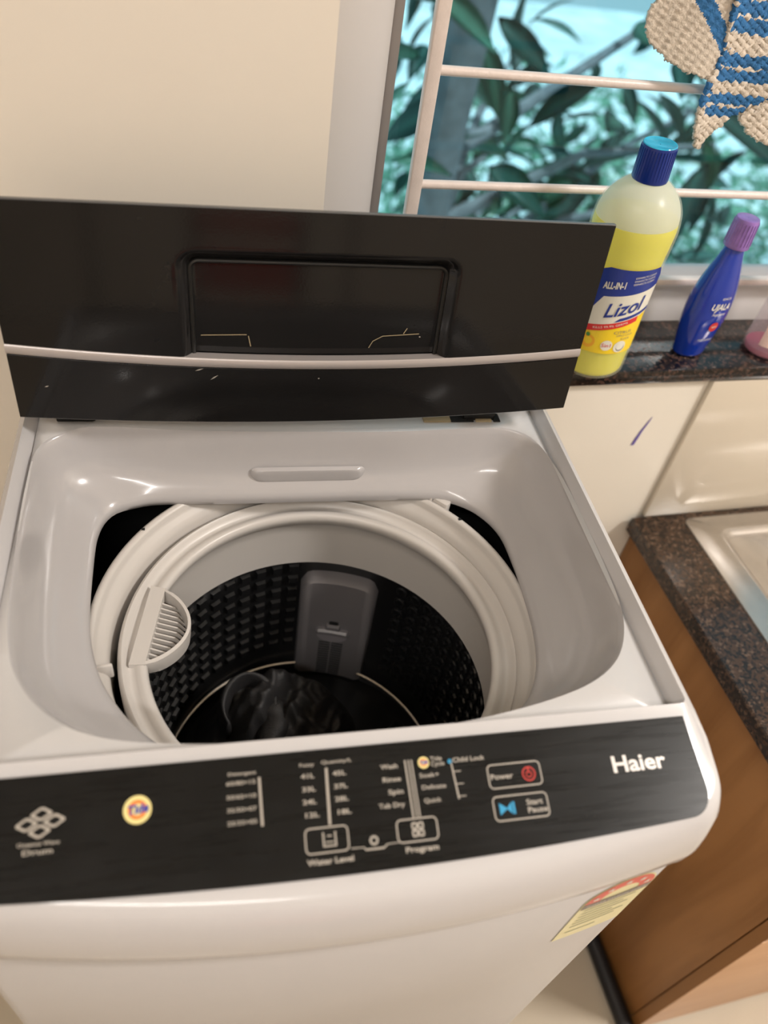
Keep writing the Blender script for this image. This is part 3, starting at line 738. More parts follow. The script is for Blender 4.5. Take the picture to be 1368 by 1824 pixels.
# buttons
def button(name, d, draw, label, mats):
    bm = bmesh.new(); frame2(bm, *d, .0035, .0009); draw(bm); o_ = finish(name, bm, mats, panel, smooth=False); o_['label'] = label; return o_
def d1(bm):
    quad(bm, -.0285, -.0275, -.0680, -.0590); quad(bm, -.0205, -.0195, -.0680, -.0590); quad(bm, -.0275, -.0205, -.0680, -.0671); quad(bm, -.0268, -.0212, -.0655, -.0648); quad(bm, -.0256, -.0224, -.0618, -.0610)
button('touch_button', (-.0402, -.0112, -.0718, -.0556), d1, 'water level button with a tub icon', PRINT)
def d2(bm):
    for a in (.0315, .0358):
        for b in (-.0684, -.0637): frame2(bm, a, a + .0041, b, b + .0045, .0012, .0011)
button('touch_button', (.0210, .0497, -.0715, -.0565), d2, 'program button with a four square icon', PRINT)
def d3(bm):
    circle(bm, .1210, -.0359, .0050, .0041, 1); quad(bm, .1204, .1216, -.0355, -.0318, 1)
    circle(bm, .1210, -.0361, .0024, .0017, 1, PI * .68, PI * 2.32)
button('touch_button', (.0905, .1305, -.0440, -.0272), d3, 'power button with a red ring icon', [PRINT, PRED])
txt('Power', .0922, -.0360, .0036, .0165, bold=.03)
def d4(bm):
    for P in (((.0950, -.0612), (.0950, -.0532), (.1010, -.0572)),): f = bm.faces.new([bm.verts.new(pp(x, v, ZP)) for x, v in P]); f.material_index = 1
    f = bm.faces.new([bm.verts.new(pp(x, v, ZP)) for x, v in ((.1040, -.0612), (.1040, -.0532), (.1002, -.0572))]); f.material_index = 1
    quad(bm, .1046, .1062, -.0612, -.0532, 1)
button('touch_button', (.0905, .1312, -.0653, -.0486), d4, 'start pause button with a blue play icon', [PRINT, PBLUE])
txt('Start', .1150, -.0548, .0036, .0120, bold=.03); txt('Pause', .1150, -.0600, .0036, .0145, bold=.03)

# ---- energy label on the body front
def fy(x): return -.1045 + .0290 * (x / .262) ** 2
def elab(polys, m, name, off, parent):
    bm = bmesh.new()
    for P in polys:
        bm.faces.new([bm.verts.new((x, 0, z)) for x, z in P])
    for k in range(24):
        bmesh.ops.bisect_plane(bm, geom=bm.verts[:] + bm.edges[:] + bm.faces[:], plane_co=(.185 + .003 * k, 0, 0), plane_no=(1, 0, 0))
    for v in bm.verts:
        v.co.y = fy(v.co.x) - off
    bmesh.ops.recalc_face_normals(bm, faces=bm.faces)
    return finish(name, bm, m, parent, smooth=False)
ecx, ecz, er = .2170, -.1330, .0335
semi = [(ecx + er * math.cos(a), ecz + er * math.sin(a)) for a in [PI * k / 24 for k in range(25)]]
el = elab([semi + [(ecx - er, -.222), (ecx + er, -.222)]], STKY, 'energy_label', .0006, wm); el.location = (0, 0, H)
el['label'] = 'pale yellow energy sticker with a red arc of stars'
def seg(r0, r1, a0, a1, n=20): return [(ecx + r1 * math.cos(a0 + (a1 - a0) * k / n), ecz + r1 * math.sin(a0 + (a1 - a0) * k / n)) for k in range(n + 1)] + [(ecx + r0 * math.cos(a1 - (a1 - a0) * k / n), ecz + r0 * math.sin(a1 - (a1 - a0) * k / n)) for k in range(n + 1)]
elab([seg(.018, .0318, PI * (i / 5), PI * ((i + 1) / 5), 6) for i in range(5)], STKR, 'red_arc', .0009, el)
elab([[(ecx - .032, ecz - .012), (ecx + .032, ecz - .012), (ecx + .032, ecz), (ecx - .032, ecz)]], STKG, 'grey_band', .0009, el)
stars = []
for i in range(5):
    a = PI * (i + .5) / 5; cx, cz = ecx + .025 * math.cos(a), ecz + .025 * math.sin(a)
    stars.append([(cx + (.0042 if k % 2 == 0 else .0019) * math.cos(PI / 2 + PI * k / 5), cz + (.0042 if k % 2 == 0 else .0019) * math.sin(PI / 2 + PI * k / 5)) for k in range(10)])
elab(stars, LWHT, 'star', .0012, el)
elab([[(ecx - .026, z), (ecx + wd, z), (ecx + wd, z + .0022), (ecx - .026, z + .0022)] for z, wd in ((-.152, .024), (-.160, .015), (-.168, .022), (-.176, .010), (-.184, .024), (-.192, .018), (-.206, .004))], mat('sticker_print', (.45, .45, .30), .5), 'print_line', .0009, el)
def etext(s, x, z, h, wd, m):
    me = textmesh(s, h / .7, 'LEFT')
    xs = [q.co.x for q in me.vertices]; k = wd / (max(xs) - min(xs))
    for q in me.vertices: X = x + q.co.x * k; q.co = Vector((X, fy(X) - .0012, z + q.co.y))
    me.materials.clear(); me.materials.append(m); link('lettering', me, el)
etext('POWER SAVINGS GUIDE', ecx - .028, ecz - .006, .0035, .056, LWHT)

# ------------------------------------------------------------------ dark garment in the drum
cl = empty('black_garment', (0, 0, 0), -K)
tag(cl, 'crumpled black garment lying at the bottom of the washing machine drum', 'clothing')
bm = bmesh.new(); G = 90
gv = []
for i in range(G + 1):
    row = []
    for j in range(G + 1):
        u, v = -1 + 2 * i / G, -1 + 2 * j / G
        # map square to disc
        x_, y_ = u * math.sqrt(1 - v * v / 2), v * math.sqrt(1 - u * u / 2)
        r = math.hypot(x_, y_)
        X, Y = -.022 + .104 * x_, .228 + .088 * y_
        hgt = .100 * max(0, 1 - r ** 2.2) + .035 * math.exp(-((X + .035) ** 2 + (Y - .255) ** 2) / .0011)
        nz = noise.noise(Vector((X * 16 + 3, Y * 16, 1.3))) * .022 + abs(noise.noise(Vector((X * 34, Y * 30 + 8, 4.0)))) * -.020 + .010 * math.sin(X * 120 + 2.5 * math.sin(Y * 40)) * (1 - r) + .006 * math.sin(Y * 190 + 3 * math.sin(X * 60)) * (1 - r) - .010 * abs(noise.noise(Vector((X * 70, Y * 40, 9))))
        row.append(bm.verts.new((X, Y, H - .423 + hgt + nz * min(1, (1 - r) * 3) + .004)))
    gv.append(row)
for i in range(G):
    for j in range(G): bm.faces.new((gv[i][j], gv[i + 1][j], gv[i + 1][j + 1], gv[i][j + 1]))
finish('fabric', bm, CLOTHM, cl, angle=3)
bm = bmesh.new()
def cpt(s):   # hood like loop of the garment
    return Vector((-.058 + .030 * math.cos(s) , .226 + .030 * math.sin(s), H - .330 + .016 * math.sin(s)))
NN = 40; rings = []
for i in range(NN + 1):
    s = -.6 + 4.4 * i / NN; p = cpt(s); q = cpt(s + .01); tdir = (q - p).normalized()
    out_ = (p - Vector((-.060, .222, p.z))).normalized(); ring = []
    for k in range(12):
        a = 2 * PI * k / 12
        ring.append(p + out_ * (.0055 * math.cos(a)) * (1 + .3 * math.sin(3 * s)) + Vector((0, 0, .026 * math.sin(a) - .012)))
    rings.append(ring)
vr = loft(bm, rings); bm.faces.new(vr[0]); bm.faces.new(vr[-1]); finish('fabric_fold', bm, CLOTHM, cl, angle=3)
bm = bmesh.new(); rr = [Vector((-.044 + .020 * t_ + .010 * math.sin(5 * t_), .235 - .055 * t_, H - .335 - .012 * t_)) for t_ in [k / 12 for k in range(13)]]
tube(bm, rr, [.012, .016, .018, .019, .018, .017, .018, .018, .017, .016, .015, .013, .008], 14); finish('fabric_fold', bm, CLOTHM, cl, angle=3)

# ------------------------------------------------------------------ sill bottles
def wrapper(root, rfun, az, m, name, off, polys=None, me=None, sy=1.0):
    """flat (u,h) shapes bent round a bottle; u metres along the arc, centre azimuth az"""
    bm = bmesh.new()
    if polys:
        for P in polys: bm.faces.new([bm.verts.new((u, h, 0)) for u, h in P])
    if me: bm.from_mesh(me)
    bmesh.ops.triangulate(bm, faces=bm.faces[:]) if me else None
    us = [v.co.x for v in bm.verts]; hs = [v.co.y for v in bm.verts]
    u = min(us)
    while u < max(us):
        bmesh.ops.bisect_plane(bm, geom=bm.verts[:] + bm.edges[:] + bm.faces[:], plane_co=(u, 0, 0), plane_no=(1, 0, 0)); u += .003
    h = min(hs)
    while h < max(hs):
        bmesh.ops.bisect_plane(bm, geom=bm.verts[:] + bm.edges[:] + bm.faces[:], plane_co=(0, h, 0), plane_no=(0, 1, 0)); h += .008
    for v in bm.verts:
        r = rfun(v.co.y) + off; a = az + v.co.x / r
        v.co = Vector((r * math.cos(a), r * math.sin(a) * sy, v.co.y))
    return finish(name, bm, m, root, smooth=False)
def interp(prof):
    def f(h):
        for (r0, h0), (r1, h1) in zip(prof[:-1], prof[1:]):
            if h0 <= h <= h1 and h1 > h0: return r0 + (r1 - r0) * (h - h0) / (h1 - h0)
        return prof[-1][0]
    return f
def smoothprof(prof, n=4):
    P = [Vector(p) for p in prof]; out = []
    for i in range(len(P) - 1):
        p0, p1, p2, p3 = P[max(0, i - 1)], P[i], P[i + 1], P[min(len(P) - 1, i + 2)]
        for j in range(n):
            t = j / n; out.append(0.5 * ((2 * p1) + (-p0 + p2) * t + (2 * p0 - 5 * p1 + 4 * p2 - p3) * t * t + (-p0 + 3 * p1 - 3 * p2 + p3) * t ** 3))
    out.append(P[-1]); return [(max(.0005, p.x), p.y) for p in out]
yb = tag(empty('cleaner_bottle', (0.4015, 0.4640, ZS + .0012)), 'tall bottle of yellow liquid cleaner with dark blue cap, on the sill beside the lid', 'bottle')
yb.rotation_euler = (math.radians(.8), math.radians(-3.4), 0)
bp_ = [(.036, .0005), (.0395, .004), (.0405, .012), (.0415, .04), (.0425, .075), (.0435, .11), (.0455, .145), (.0478, .172), (.0478, .185), (.0455, .200), (.0390, .2135), (.0290, .2245), (.0190, .2310), (.0170, .2335)]
bs = smoothprof(bp_); rf = interp(bs)
bm = bmesh.new(); lathe(bm, bs, n=64, capb=True, sy=.92); finish('bottle_body', bm, FROST, yb, angle=1.5)
LV = .190
lq = [(max(.0005, r - .0022), h + .002) for r, h in bs if h < LV - .003] + [(rf(LV) - .0022, LV), (.0005, LV)]
bm = bmesh.new(); lathe(bm, lq, n=64, capb=True, sy=.92); finish('liquid', bm, LIQ, yb, angle=.9)
up_ = [(rf(LV) - .0022, LV + .0005)] + [(max(.0005, r - .002), h) for r, h in bs if h > LV + .004]
bm = bmesh.new(); lathe(bm, up_, n=64, sy=.92); finish('bottle_shoulder', bm, FROSTIN, yb, angle=1.5)
bm = bmesh.new(); lathe(bm, [(.0165, .2300), (.0185, .2305), (.0190, .2325), (.0186, .236), (.0178, .2640), (.0172, .2655)], n=48); 
capo = finish('cap', bm, NAVYC, yb, angle=.7)
bm = bmesh.new(); lathe(bm, [(.0174, .2653), (.0168, .2662), (.0155, .2660), (.0140, .2650), (.0005, .2648)], n=48); finish('cap_top', bm, CAPREFL, capo)
bm = bmesh.new()
for k in range(36):
    a = 2 * PI * k / 36; tube(bm, [(.0184 * math.cos(a), .0184 * math.sin(a), .233), (.0179 * math.cos(a), .0179 * math.sin(a), .263)], .0005, 5)
finish('cap_ribs', bm, NAVYC, capo)
AZ = math.radians(-106)
W_ = lambda polys, m, n, off: wrapper(yb, rf, AZ, m, n, off, polys=polys, sy=.92)
lab = W_([[(-.047, .040), (.040, .040), (.042, .044), (.047, .138), (.040, .1495), (-.022, .1495), (-.037, .142), (-.047, .130)]], LYEL, 'front_label', .0006)
W_([[(-.047, .091), (.047, .108), (.047, .138), (.040, .1495), (-.022, .1495), (-.037, .142), (-.047, .130)]], LNAVY, 'label_blue_field', .0009)
W_([[(-.047, .0640), (-.030, .0680), (.0445, .0940), (.0458, .126), (-.020, .114), (-.036, .084), (-.047, .077)]], LWHT, 'label_white_field', .0012)
W_([[(-.047, .0560), (-.028, .0670), (.030, .0830), (.030, .0900), (-.030, .0750), (-.047, .0640)]], LRED, 'label_red_stripe', .0015)
W_([[(-.0, .0835), (.0445, .0950), (.0445, .0995), (.006, .0890)]], LNAVY, 'label_blue_stripe', .0014)
def btxt(s, u, h, size, wd, m, rot=0, shear=0, bold=0, off=.0018, root=yb, rfun=rf, az=AZ, sy=.92):
    me = textmesh(s, size / .7, 'CENTER', bold * size, 1.0, shear)
    xs = [q.co.x for q in me.vertices]; k = wd / (max(xs) - min(xs)); c, s_ = math.cos(rot), math.sin(rot)
    for q in me.vertices: X, Y = q.co.x * k, q.co.y; q.co = Vector((u + X * c - Y * s_, h + X * s_ + Y * c, 0))
    o_ = wrapper(root, rfun, az, m, 'lettering', off, me=me, sy=sy); bpy.data.meshes.remove(me); return o_
btxt('ALL-IN-1', -.012, .1290, .0080, .026, LWHT, shear=.25, bold=.05, rot=.16)
for h in (.1420, .1380, .1340): btxt('DISINFECTS CLEANS', .021, h, .0022, .026, LWHT, rot=.12)
btxt('Lizol', .005, .1010, .0170, .050, LNAVY, rot=.26, shear=.45, bold=.018, off=.0020)
btxt('KILLS 99.9% GERMS', -.002, .0785, .0028, .040, LWHT, rot=.26, off=.0022)
btxt('CITRUS', .016, .0700, .0038, .022, STKG, rot=.05, off=.0012); btxt('SURFACE CLEANER', .020, .0655, .0026, .022, STKG, off=.0012); btxt('FLOOR', .022, .0605, .0030, .012, STKG, off=.0012)
def disc(u, h, r, m, off, n=18): return W_([[(u + r * math.cos(2 * PI * k / n), h + r * math.sin(2 * PI * k / n)) for k in range(n)]], m, 'label_motif', off)
disc(-.022, .0540, .0085, LORG, .0011); disc(-.024, .0625, .0026, LGRN, .0013); disc(-.022, .0550, .0050, LYEL, .0014)
disc(.001, .0520, .0070, LWHT, .0012); disc(.018, .0500, .0080, LWHT, .0012); btxt('5in1', .001, .0520, .0050, .011, LRED, off=.0016); disc(.019, .0490, .0055, FILT, .0013); disc(.0185, .0505, .0050, LWHT, .0016)

ub = tag(empty('whitener_bottle', (0.5540, 0.4850, ZS)), 'slender glossy blue bottle with lilac cap in the middle of the sill', 'bottle')
ub.rotation_euler = (0, math.radians(-.8), math.radians(12))
bp2 = smoothprof([(.018, .0005), (.0225, .003), (.0240, .010), (.0275, .028), (.0310, .050), (.0318, .068), (.0300, .090), (.0250, .110), (.0190, .128), (.0148, .142), (.0135, .150), (.0130, .156)]); rf2 = interp(bp2)
bm = bmesh.new(); lathe(bm, bp2, n=56, capb=True, capt=True, sy=.70); finish('bottle_body', bm, BLUEP, ub, angle=1.5)
bm = bmesh.new(); lathe(bm, [(.0100, .147), (.0150, .1475), (.0155, .149), (.0150, .151), (.0142, .179), (.0132, .1815), (.0120, .1820), (.0005, .1812)], n=40); co = finish('cap', bm, LILAC, ub, angle=.7)
bm = bmesh.new()
for k in range(24):
    a = 2 * PI * k / 24; tube(bm, [(.0150 * math.cos(a), .0150 * math.sin(a), .152), (.0142 * math.cos(a), .0142 * math.sin(a), .178)], .0007, 5)
finish('cap_ribs', bm, LILAC, co)
AZ2 = math.radians(-108)
b2 = lambda s, u, h, z, wd, m=LWHT, **k: btxt(s, u, h, z, wd, m, root=ub, rfun=rf2, az=AZ2, sy=.70, off=.0016, **k)
b2('UJALA', .006, .078, .0082, .027, shear=.2, bold=.03); b2('Supreme', .007, .0685, .0038, .020, shear=.3); b2('SINCE', .010, .089, .0028, .014)
b2('FABRIC WHITENER', .006, .030, .0030, .022)
wrapper(ub, rf2, AZ2, PRED, 'round_mark', .0012, polys=[[(.009 + .0068 * math.cos(2 * PI * k / 18), .050 + .0068 * math.sin(2 * PI * k / 18)) for k in range(18)]], sy=.70)
b2('NEW', .009, .050, .0030, .008)

pb = tag(empty('clear_bottle', (0.6780, 0.4830, ZS)), 'clear plastic bottle with pinkish base and pale label at the right end of the sill', 'bottle')
bp3 = smoothprof([(.030, .0005), (.0350, .004), (.0360, .012), (.0350, .04), (.0330, .08), (.0300, .11), (.0200, .128), (.0125, .136), (.0120, .146)]); rf3 = interp(bp3)
bm = bmesh.new(); lathe(bm, bp3, n=48, capb=True, sy=.85); finish('bottle_body', bm, CLEARP, pb, angle=1.5)
bm = bmesh.new(); lathe(bm, [(.001, .002), (.032, .0022), (.0335, .006), (.0338, .010), (.001, .0105)], n=48, sy=.85); finish('liquid', bm, PINKB, pb)
bm = bmesh.new(); lathe(bm, [(.012, .140), (.0150, .1405), (.0145, .162), (.0130, .164), (.001, .164)], n=32); finish('cap', bm, LRED, pb)
AZ3 = math.radians(-122)
wrapper(pb, rf3, AZ3, PINKL, 'front_label', .0006, polys=[[(-.020, .018), (.026, .018), (.026, .075), (-.012, .075), (-.020, .060)]], sy=.85)
btxt('A', .004, .038, .016, .015, LRED, root=pb, rfun=rf3, az=AZ3, sy=.85, off=.0012)

# ------------------------------------------------------------------ crocheted cloth hanging from the grill
ct = tag(empty('crocheted_cloth', (0.46, 0.505, 1.38)), 'blue and beige striped crocheted cloth hanging from the window grill', 'cloth')
def inside(P, x, z):
    c = False; n = len(P); j = n - 1
    for i in range(n):
        xi, zi = P[i]; xj, zj = P[j]
        if (zi > z) != (zj > z) and x < (xj - xi) * (z - zi) / (zj - zi) + xi: c = not c
        j = i
    return c
def knit(name, P, yfun, colfun, cell=.0017, rot=0.0):
    xs = [p[0] for p in P]; zs = [p[1] for p in P]
    x0, x1, z0, z1 = min(xs), max(xs), min(zs), max(zs)
    bm = bmesh.new(); vd = {}
    nx, nz_ = int((x1 - x0) / cell) + 1, int((z1 - z0) / cell) + 1
    def V(i, j):
        if (i, j) not in vd:
            X, Z = x0 + i * cell, z0 + j * cell
            # pull the boundary points smoothly, stitch relief
            st = .0007 * math.sin(2 * PI * (i * .5 + j * 1.0) / 3.7) + .0005 * math.sin(2 * PI * (i - .4 * j) / 5.3)
            vd[(i, j)] = bm.verts.new((X - .46 + .0008 * math.sin(j * 1.7), yfun(X, Z) - .505 + st, Z - 1.38 + .0008 * math.sin(i * 1.9)))
        return vd[(i, j)]
    for i in range(nx):
        for j in range(nz_):
            cx, cz = x0 + (i + .5) * cell, z0 + (j + .5) * cell
            if inside(P, cx, cz):
                f = bm.faces.new((V(i, j), V(i + 1, j), V(i + 1, j + 1), V(i, j + 1)))
                f.material_index = colfun(cx, cz)
    o = finish(name, bm, [YARNB, YARNU], ct, angle=3)
    o.modifiers.new('thick', 'SOLIDIFY').thickness = .0045
    s = o.modifiers.new('smooth', 'SMOOTH'); s.iterations = 1
    return o
bz = lambda x, z: z + .16 * (x - .46) * 0 - 1.6 * (x - .478) ** 2
def colB(x, z):
    q = z - 2.2 * (x - .487) ** 2 + (.008 if x < .4555 + (z-1.30)*-.1 else 0) * -1
    for a, b in ((1.352, 1.380), (1.3085, 1.3335), (1.2745, 1.2965), (1.395, 1.42)):
        m_ = (a + b) / 2
        if a < q < b and abs(q - m_) > .0012: return 1
    return 0
tailP = [(.434, 1.425), (.4400, 1.380), (.4445, 1.360), (.4505, 1.336), (.4490, 1.318), (.4470, 1.2995), (.4500, 1.278), (.4575, 1.256), (.4690, 1.2395), (.4735, 1.2400), (.4766, 1.2480), (.4850, 1.260), (.4960, 1.2745), (.5150, 1.289), (.5280, 1.300), (.535, 1.425)]
knit('tail_flap', tailP, lambda x, z: .508 + .010 * math.sin((x - .44) * 38) + .05 * (1.38 - z) * .3, colB)
rightP = [(.470, 1.425), (.480, 1.33), (.5020, 1.283), (.5100, 1.270), (.5200, 1.262), (.5345, 1.2545), (.5500, 1.2515), (.5700, 1.256), (.590, 1.270), (.604, 1.29), (.612, 1.33), (.61, 1.425)]
def colR(x, z):
    q = z + .35 * (x - .53)
    for a, b in ((1.306, 1.330), (1.350, 1.376), (1.395, 1.42)):
        if a < q < b: return 1
    return 0
knit('right_flap', rightP, lambda x, z: .517 + .006 * math.sin((x - .47) * 50 + 1), colR)
leftP = [(.386, 1.425), (.3766, 1.376), (.3700, 1.361), (.3700, 1.348), (.3750, 1.3390), (.3830, 1.3310), (.3920, 1.3265), (.4020, 1.3200), (.4200, 1.3150), (.4350, 1.3120), (.4520, 1.310), (.470, 1.33), (.472, 1.425)]
def colL(x, z):
    q = (z - 1.3836) + .92 * (x - .3990)
    return 1 if -.002 < q < .0165 else 0
knit('left_flap', leftP, lambda x, z: .522 + .012 * math.sin((x - .37) * 34 + 2.2) * (1 if x < .47 else 0), colL)
bm = bmesh.new()
tube(bm, [(.40 - .46 + .02 * k, .536 - .505, 1.4045 - 1.38 + .004 * math.sin(k * 1.3)) for k in range(11)], .0125, 12)
finish('rolled_top', bm, YARNB, ct, angle=3)

# ------------------------------------------------------------------ sink counter at right
cb = tag(empty('sink_cabinet', (0.583, -.09, 0)), 'brown laminate kitchen cabinet under the steel sink, right of the washing machine', 'cabinet')
def cbox(n, d, m, bev=.001, label=None):
    x0, x1, y0, y1, z0, z1 = d
    o = boxobj(n, (x0 - .583, x1 - .583, y0 + .09, y1 + .09, z0, z1), m, cb, bev)
    if label: o['label'] = label
    return o
cbox('side_panel', (.583, .601, -.072, .452, .0, .695), WOODB)
cbox('side_panel', (1.50, 1.518, -.072, .452, .0, .695), WOODB)
cbox('back_panel', (.601, 1.50, .44, .452, .08, .695), WOODB)
cbox('bottom_panel', (.601, 1.50, -.06, .44, .08, .098), WOODB)
for i in range(3):
    a = .5835 + .312 * i
    d = cbox('door', (a, a + .309, -.0915, -.0740, .012, .475), [WOODL], .0015)
    bm = bmesh.new(); box(bm, a + .27 - .583, a + .28 - .583, -.012 - .01, -.0015, .34, .43, bev=.003)
    finish('handle', bm, STEEL, d)
    cbox('drawer_front', (a, a + .309, -.0915, -.0740, .480, .690), WOODL, .0015)
tag(boxobj('edge_band', (-.0, .0008, -.0, .0166, .012, .690), WOODB, cb, 0, loc=(-.0004, -.0008, 0)))
bm = bmesh.new()
def rq(x0, x1, y0, y1, z): return [(x0, y0, z), (x1, y0, z), (x1, y1, z), (x0, y1, z)]
gq = [(.562, 1.53, -.105, .4445), (.690, 1.255, .0, .397)]
loft(bm, [rq(*gq[1], .697), rq(.562, 1.53, -.105, .4445, .697), rq(.562, 1.53, -.105, .4445, .7205), rq(.564, 1.528, -.103, .4445, .7225), rq(*gq[1], .7225), rq(*gq[1], .697)])
bmesh.ops.remove_doubles(bm, verts=bm.verts, dist=1e-6)
wt = finish('granite_worktop', bm, GRANB, angle=.5)
tag(wt, 'brown speckled granite worktop around the steel sink', 'worktop')
# sink
sk = tag(empty('steel_sink', (.645, .0, .7225)), 'stainless steel sink with raised rim set in the granite worktop', 'sink')
def rr3(x0, x1, y0, y1, r, z): return [Vector((x - .645, y, z - .7225)) for x, y in rrect(x0, x1, y0, y1, r, 8)]
bm = bmesh.new()
rings = [rr3(.645, 1.30, -.04, .4325, .012, .7228), rr3(.6455, 1.2995, -.0395, .432, .012, .7245), rr3(.680, 1.27, -.01, .408, .020, .7255),
         rr3(.684, 1.266, -.006, .404, .020, .7285), rr3(.688, 1.262, -.002, .400, .020, .7285), rr3(.693, 1.252, .004, .393, .020, .7235), rr3(.700, 1.25, .01, .388, .022, .7215),
         rr3(.728, 1.22, .03, .362, .045, .7215), rr3(.734, 1.214, .036, .356, .045, .7185), rr3(.738, 1.21, .040, .352, .045, .708), rr3(.750, 1.20, .05, .34, .05, .60), rr3(.775, 1.17, .08, .31, .05, .575)]
vr = loft(bm, rings); bm.faces.new(vr[-1]); finish('bowl', bm, STEEL, sk, angle=1.2)
bm = bmesh.new(); lathe(bm, [(.045, .0008), (.042, .003), (.030, .001), (.001, .001)], .32, .19, 32, z0=.575 - .7225); finish('drain', bm, STEEL, sk)
# hose on the floor
hs = tag(empty('drain_hose', (.566, -.10, 0)), 'black hose lying on the floor along the foot of the brown cabinet', 'hose')
bm = bmesh.new(); tube(bm, [(.001 + .000 * k, .0 + .045 * k, .0145) for k in range(12)], .0142, 16); finish('hose_body', bm, RUBBER, hs)
bm = bmesh.new(); tube(bm, [(.001, -.004, .0145), (.001, .010, .0145)], .0146, 16); finish('cuff', bm, RUBBER, hs)

# ------------------------------------------------------------------ outside
bm = bmesh.new(); box(bm, -6, 16, 0.75, 22, -3.05, -3.0); struct('ground', bm, YARD)
tr = tag(empty('tree', (.93, 2.5, -3.0)), 'broad leaved tree with a grey trunk outside the window', 'tree')
bm = bmesh.new()
tube(bm, [(.93 - .93 + .02 * math.sin(k), 0, .3 * k) for k in range(17)], [.085 - .001 * k for k in range(17)], 14)
finish('trunk', bm, BARK, tr)
rnd = random.Random(5)
def leafmesh(name, L, W, m, bend):
    bm = bmesh.new(); n = 7; rows = []
    for i in range(n + 1):
        t_ = i / n; w_ = W * math.sin(PI * min(1, t_ * 1.02 + .02)) ** .8; z = -bend * t_ * t_
        rows.append([bm.verts.new((-w_, L * t_, z + w_ * .25)), bm.verts.new((0, L * t_, z)), bm.verts.new((w_, L * t_, z + w_ * .25))])
    for i in range(n):
        for j in range(2): bm.faces.new((rows[i][j], rows[i][j + 1], rows[i + 1][j + 1], rows[i + 1][j]))
    bmesh.ops.solidify(bm, geom=bm.faces[:], thickness=.0012)
    me = bpy.data.meshes.new(name); bm.to_mesh(me); bm.free(); me.materials.append(m)
    for p in me.polygons: p.use_smooth = True
    return me
LM = [leafmesh('leaf', .20, .034, LEAFM, .05), leafmesh('leaf', .17, .038, LEAFM2, .03), leafmesh('leaf', .24, .036, LEAFM, .08)]
# clusters of leaves hung on twigs; positions in the tree's own frame
def cluster(cx, cy, cz, n, rad):
    for k in range(n):
        v = Vector((rnd.gauss(0, 1), rnd.gauss(0, 1) * .7, rnd.gauss(0, 1))).normalized() * rad * rnd.random() ** .5
        o = bpy.data.objects.new('leaf', rnd.choice(LM)); C.objects.link(o); o.parent = tr
        o.location = (cx + v.x - .93, cy + v.y - 2.5, cz + v.z + 3.0)
        o.rotation_euler = (rnd.uniform(-1.3, .5), rnd.uniform(-.9, .9), rnd.uniform(0, 2 * PI)); s = rnd.uniform(1.0, 1.7); o.scale = (s, s, s)
spots = []
for k in range(36):
    y = rnd.uniform(2.4, 4.6)
    spots.append((.27 * y + rnd.uniform(0, .55) * y, y, 1.5 - y * rnd.uniform(.13, .60)))
left_budget = 290
for (x, y, z) in spots:
    n = 8; cluster(x, y, z, n, .11 * y); left_budget -= n
for (x, y, z) in spots[::3]:
    bm = bmesh.new(); a = Vector((0, 0, z + 3.0 - .35)); b = Vector((x - .93, y - 2.5, z + 3.0))
    tube(bm, [a, a.lerp(b, .5) + Vector((0, 0, .12)), b], [.03, .018, .008], 8); finish('branch', bm, BARK, tr)
# distant low greenery: one mass of small leaves beyond the tree
bm = bmesh.new()
for k in range(9000):
    t_ = rnd.random()
    c_ = Vector((rnd.uniform(.8, 8.5), rnd.uniform(5.6, 9.0), 0)); c_.z = -3.0 + rnd.random() ** 1.3 * 2.2 
    if noise.noise(Vector((c_.x * .9, c_.y * .9, c_.z * .8))) < .02: continue
    d1_ = Vector((rnd.gauss(0, 1), rnd.gauss(0, 1), rnd.gauss(0, 1))).normalized() * .11; d2_ = d1_.orthogonal().normalized() * .035
    bm.faces.new([bm.verts.new(c_ - d1_), bm.verts.new(c_ + d2_), bm.verts.new(c_ + d1_), bm.verts.new(c_ - d2_)])
sh_ = finish('shrubbery', bm, LEAFM2, smooth=False); tag(sh_, 'mass of green shrubs in the yard beyond the tree', 'shrubs', kind='stuff')
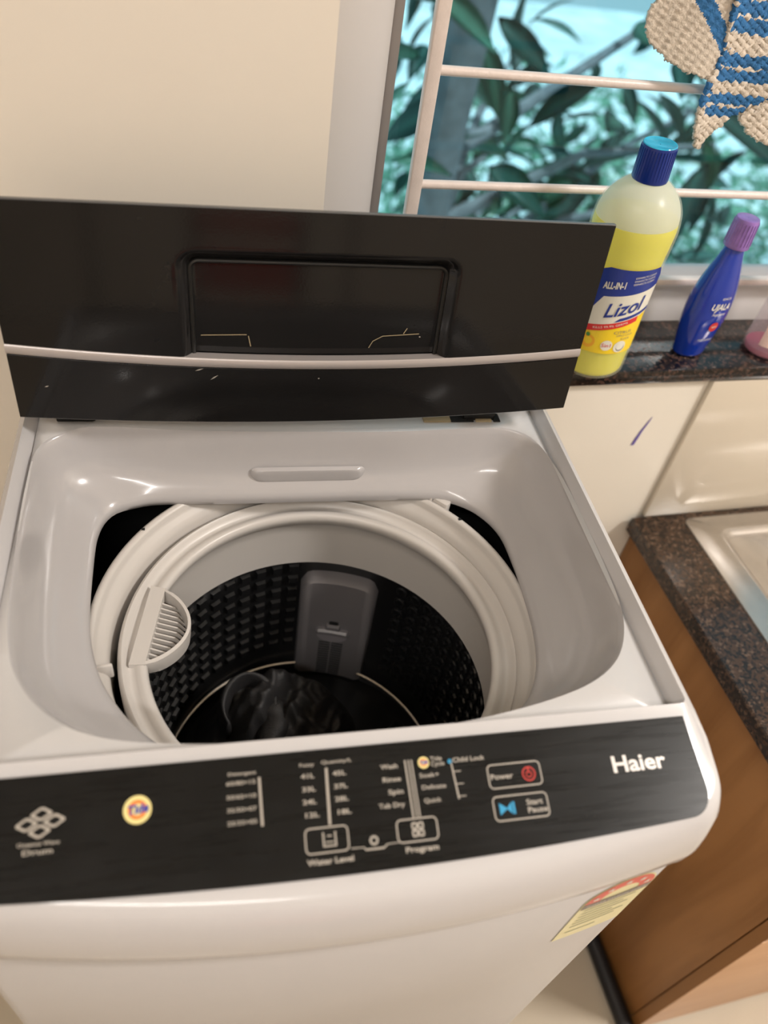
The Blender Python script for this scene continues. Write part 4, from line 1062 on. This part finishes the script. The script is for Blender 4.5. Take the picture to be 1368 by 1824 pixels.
# things behind the camera that show as reflections in the lid
ch = tag(empty('red_chair', (-.07, -1.36, 0)), 'red plastic chair behind the camera, seen only as a reflection in the black lid', 'chair')
REDP = mat('red_plastic', (.50, .045, .02), .35)
bm = bmesh.new(); box(bm, -.19, .19, -.20, .20, .40, .425, bev=.012, seg=3); finish('seat', bm, REDP, ch)
bm = bmesh.new(); box(bm, -.17, .17, -.215, -.195, .52, .66, bev=.009, seg=3); finish('backrest', bm, REDP, ch)
bm = bmesh.new(); box(bm, -.17, .17, -.215, -.195, .72, .78, bev=.009, seg=3); finish('backrest', bm, REDP, ch)
for x_, y_, z_ in ((-.17, -.19, .80), (.17, -.19, .80), (-.17, .18, .41), (.17, .18, .41)):
    bm = bmesh.new(); tube(bm, [(x_ * 1.08, y_ * 1.05, .0), (x_, y_, .41), (x_, y_ - (.012 if z_ > .5 else 0), z_)], [.013, .014, .012], 10); finish('leg', bm, RUBBER, ch)
dr = tag(empty('clothes_stand', (-.16, -1.80, 0)), 'thin dark clothes stand behind the camera', 'stand')
for x_ in (-.45, .45):
    bm = bmesh.new(); tube(bm, [(x_, 0, .0), (x_, 0, 1.35)], .012, 10); finish('upright', bm, RUBBER, dr)
    bm = bmesh.new(); tube(bm, [(x_, -.2, .012), (x_, .2, .012)], .012, 10); finish('foot', bm, RUBBER, dr)
bm = bmesh.new(); tube(bm, [(-.45, 0, 1.35), (.45, 0, 1.35)], .012, 10); finish('rail', bm, RUBBER, dr)
PK = mat('pink_fabric', (.62, .30, .42), .8, noise_amt=.35, nscale=14); MR = mat('maroon_fabric', (.16, .015, .06), .8, noise_amt=.2)
pc = empty('pink_cloth', (-.16, -1.80, 1.35)); tag(pc, 'pink and maroon cloth hanging from the dark stand behind the camera', 'cloth')
bm = bmesh.new(); rw = []
for i in range(41):
    u = i / 40; rw.append([(-.22 + .38 * u, .016 + .018 * math.sin(u * 22) * k / 8, .014 - (.50 + .05 * math.sin(u * 9)) * k / 8) for k in range(9)] )
vr = loft(bm, rw, closed=False)
bmesh.ops.solidify(bm, geom=bm.faces[:], thickness=.003)
for f in bm.faces: f.material_index = 1 if (int((f.calc_center_median().x + .22) / .055) % 3 == 2) else 0
finish('fabric', bm, [PK, MR], pc, angle=3)
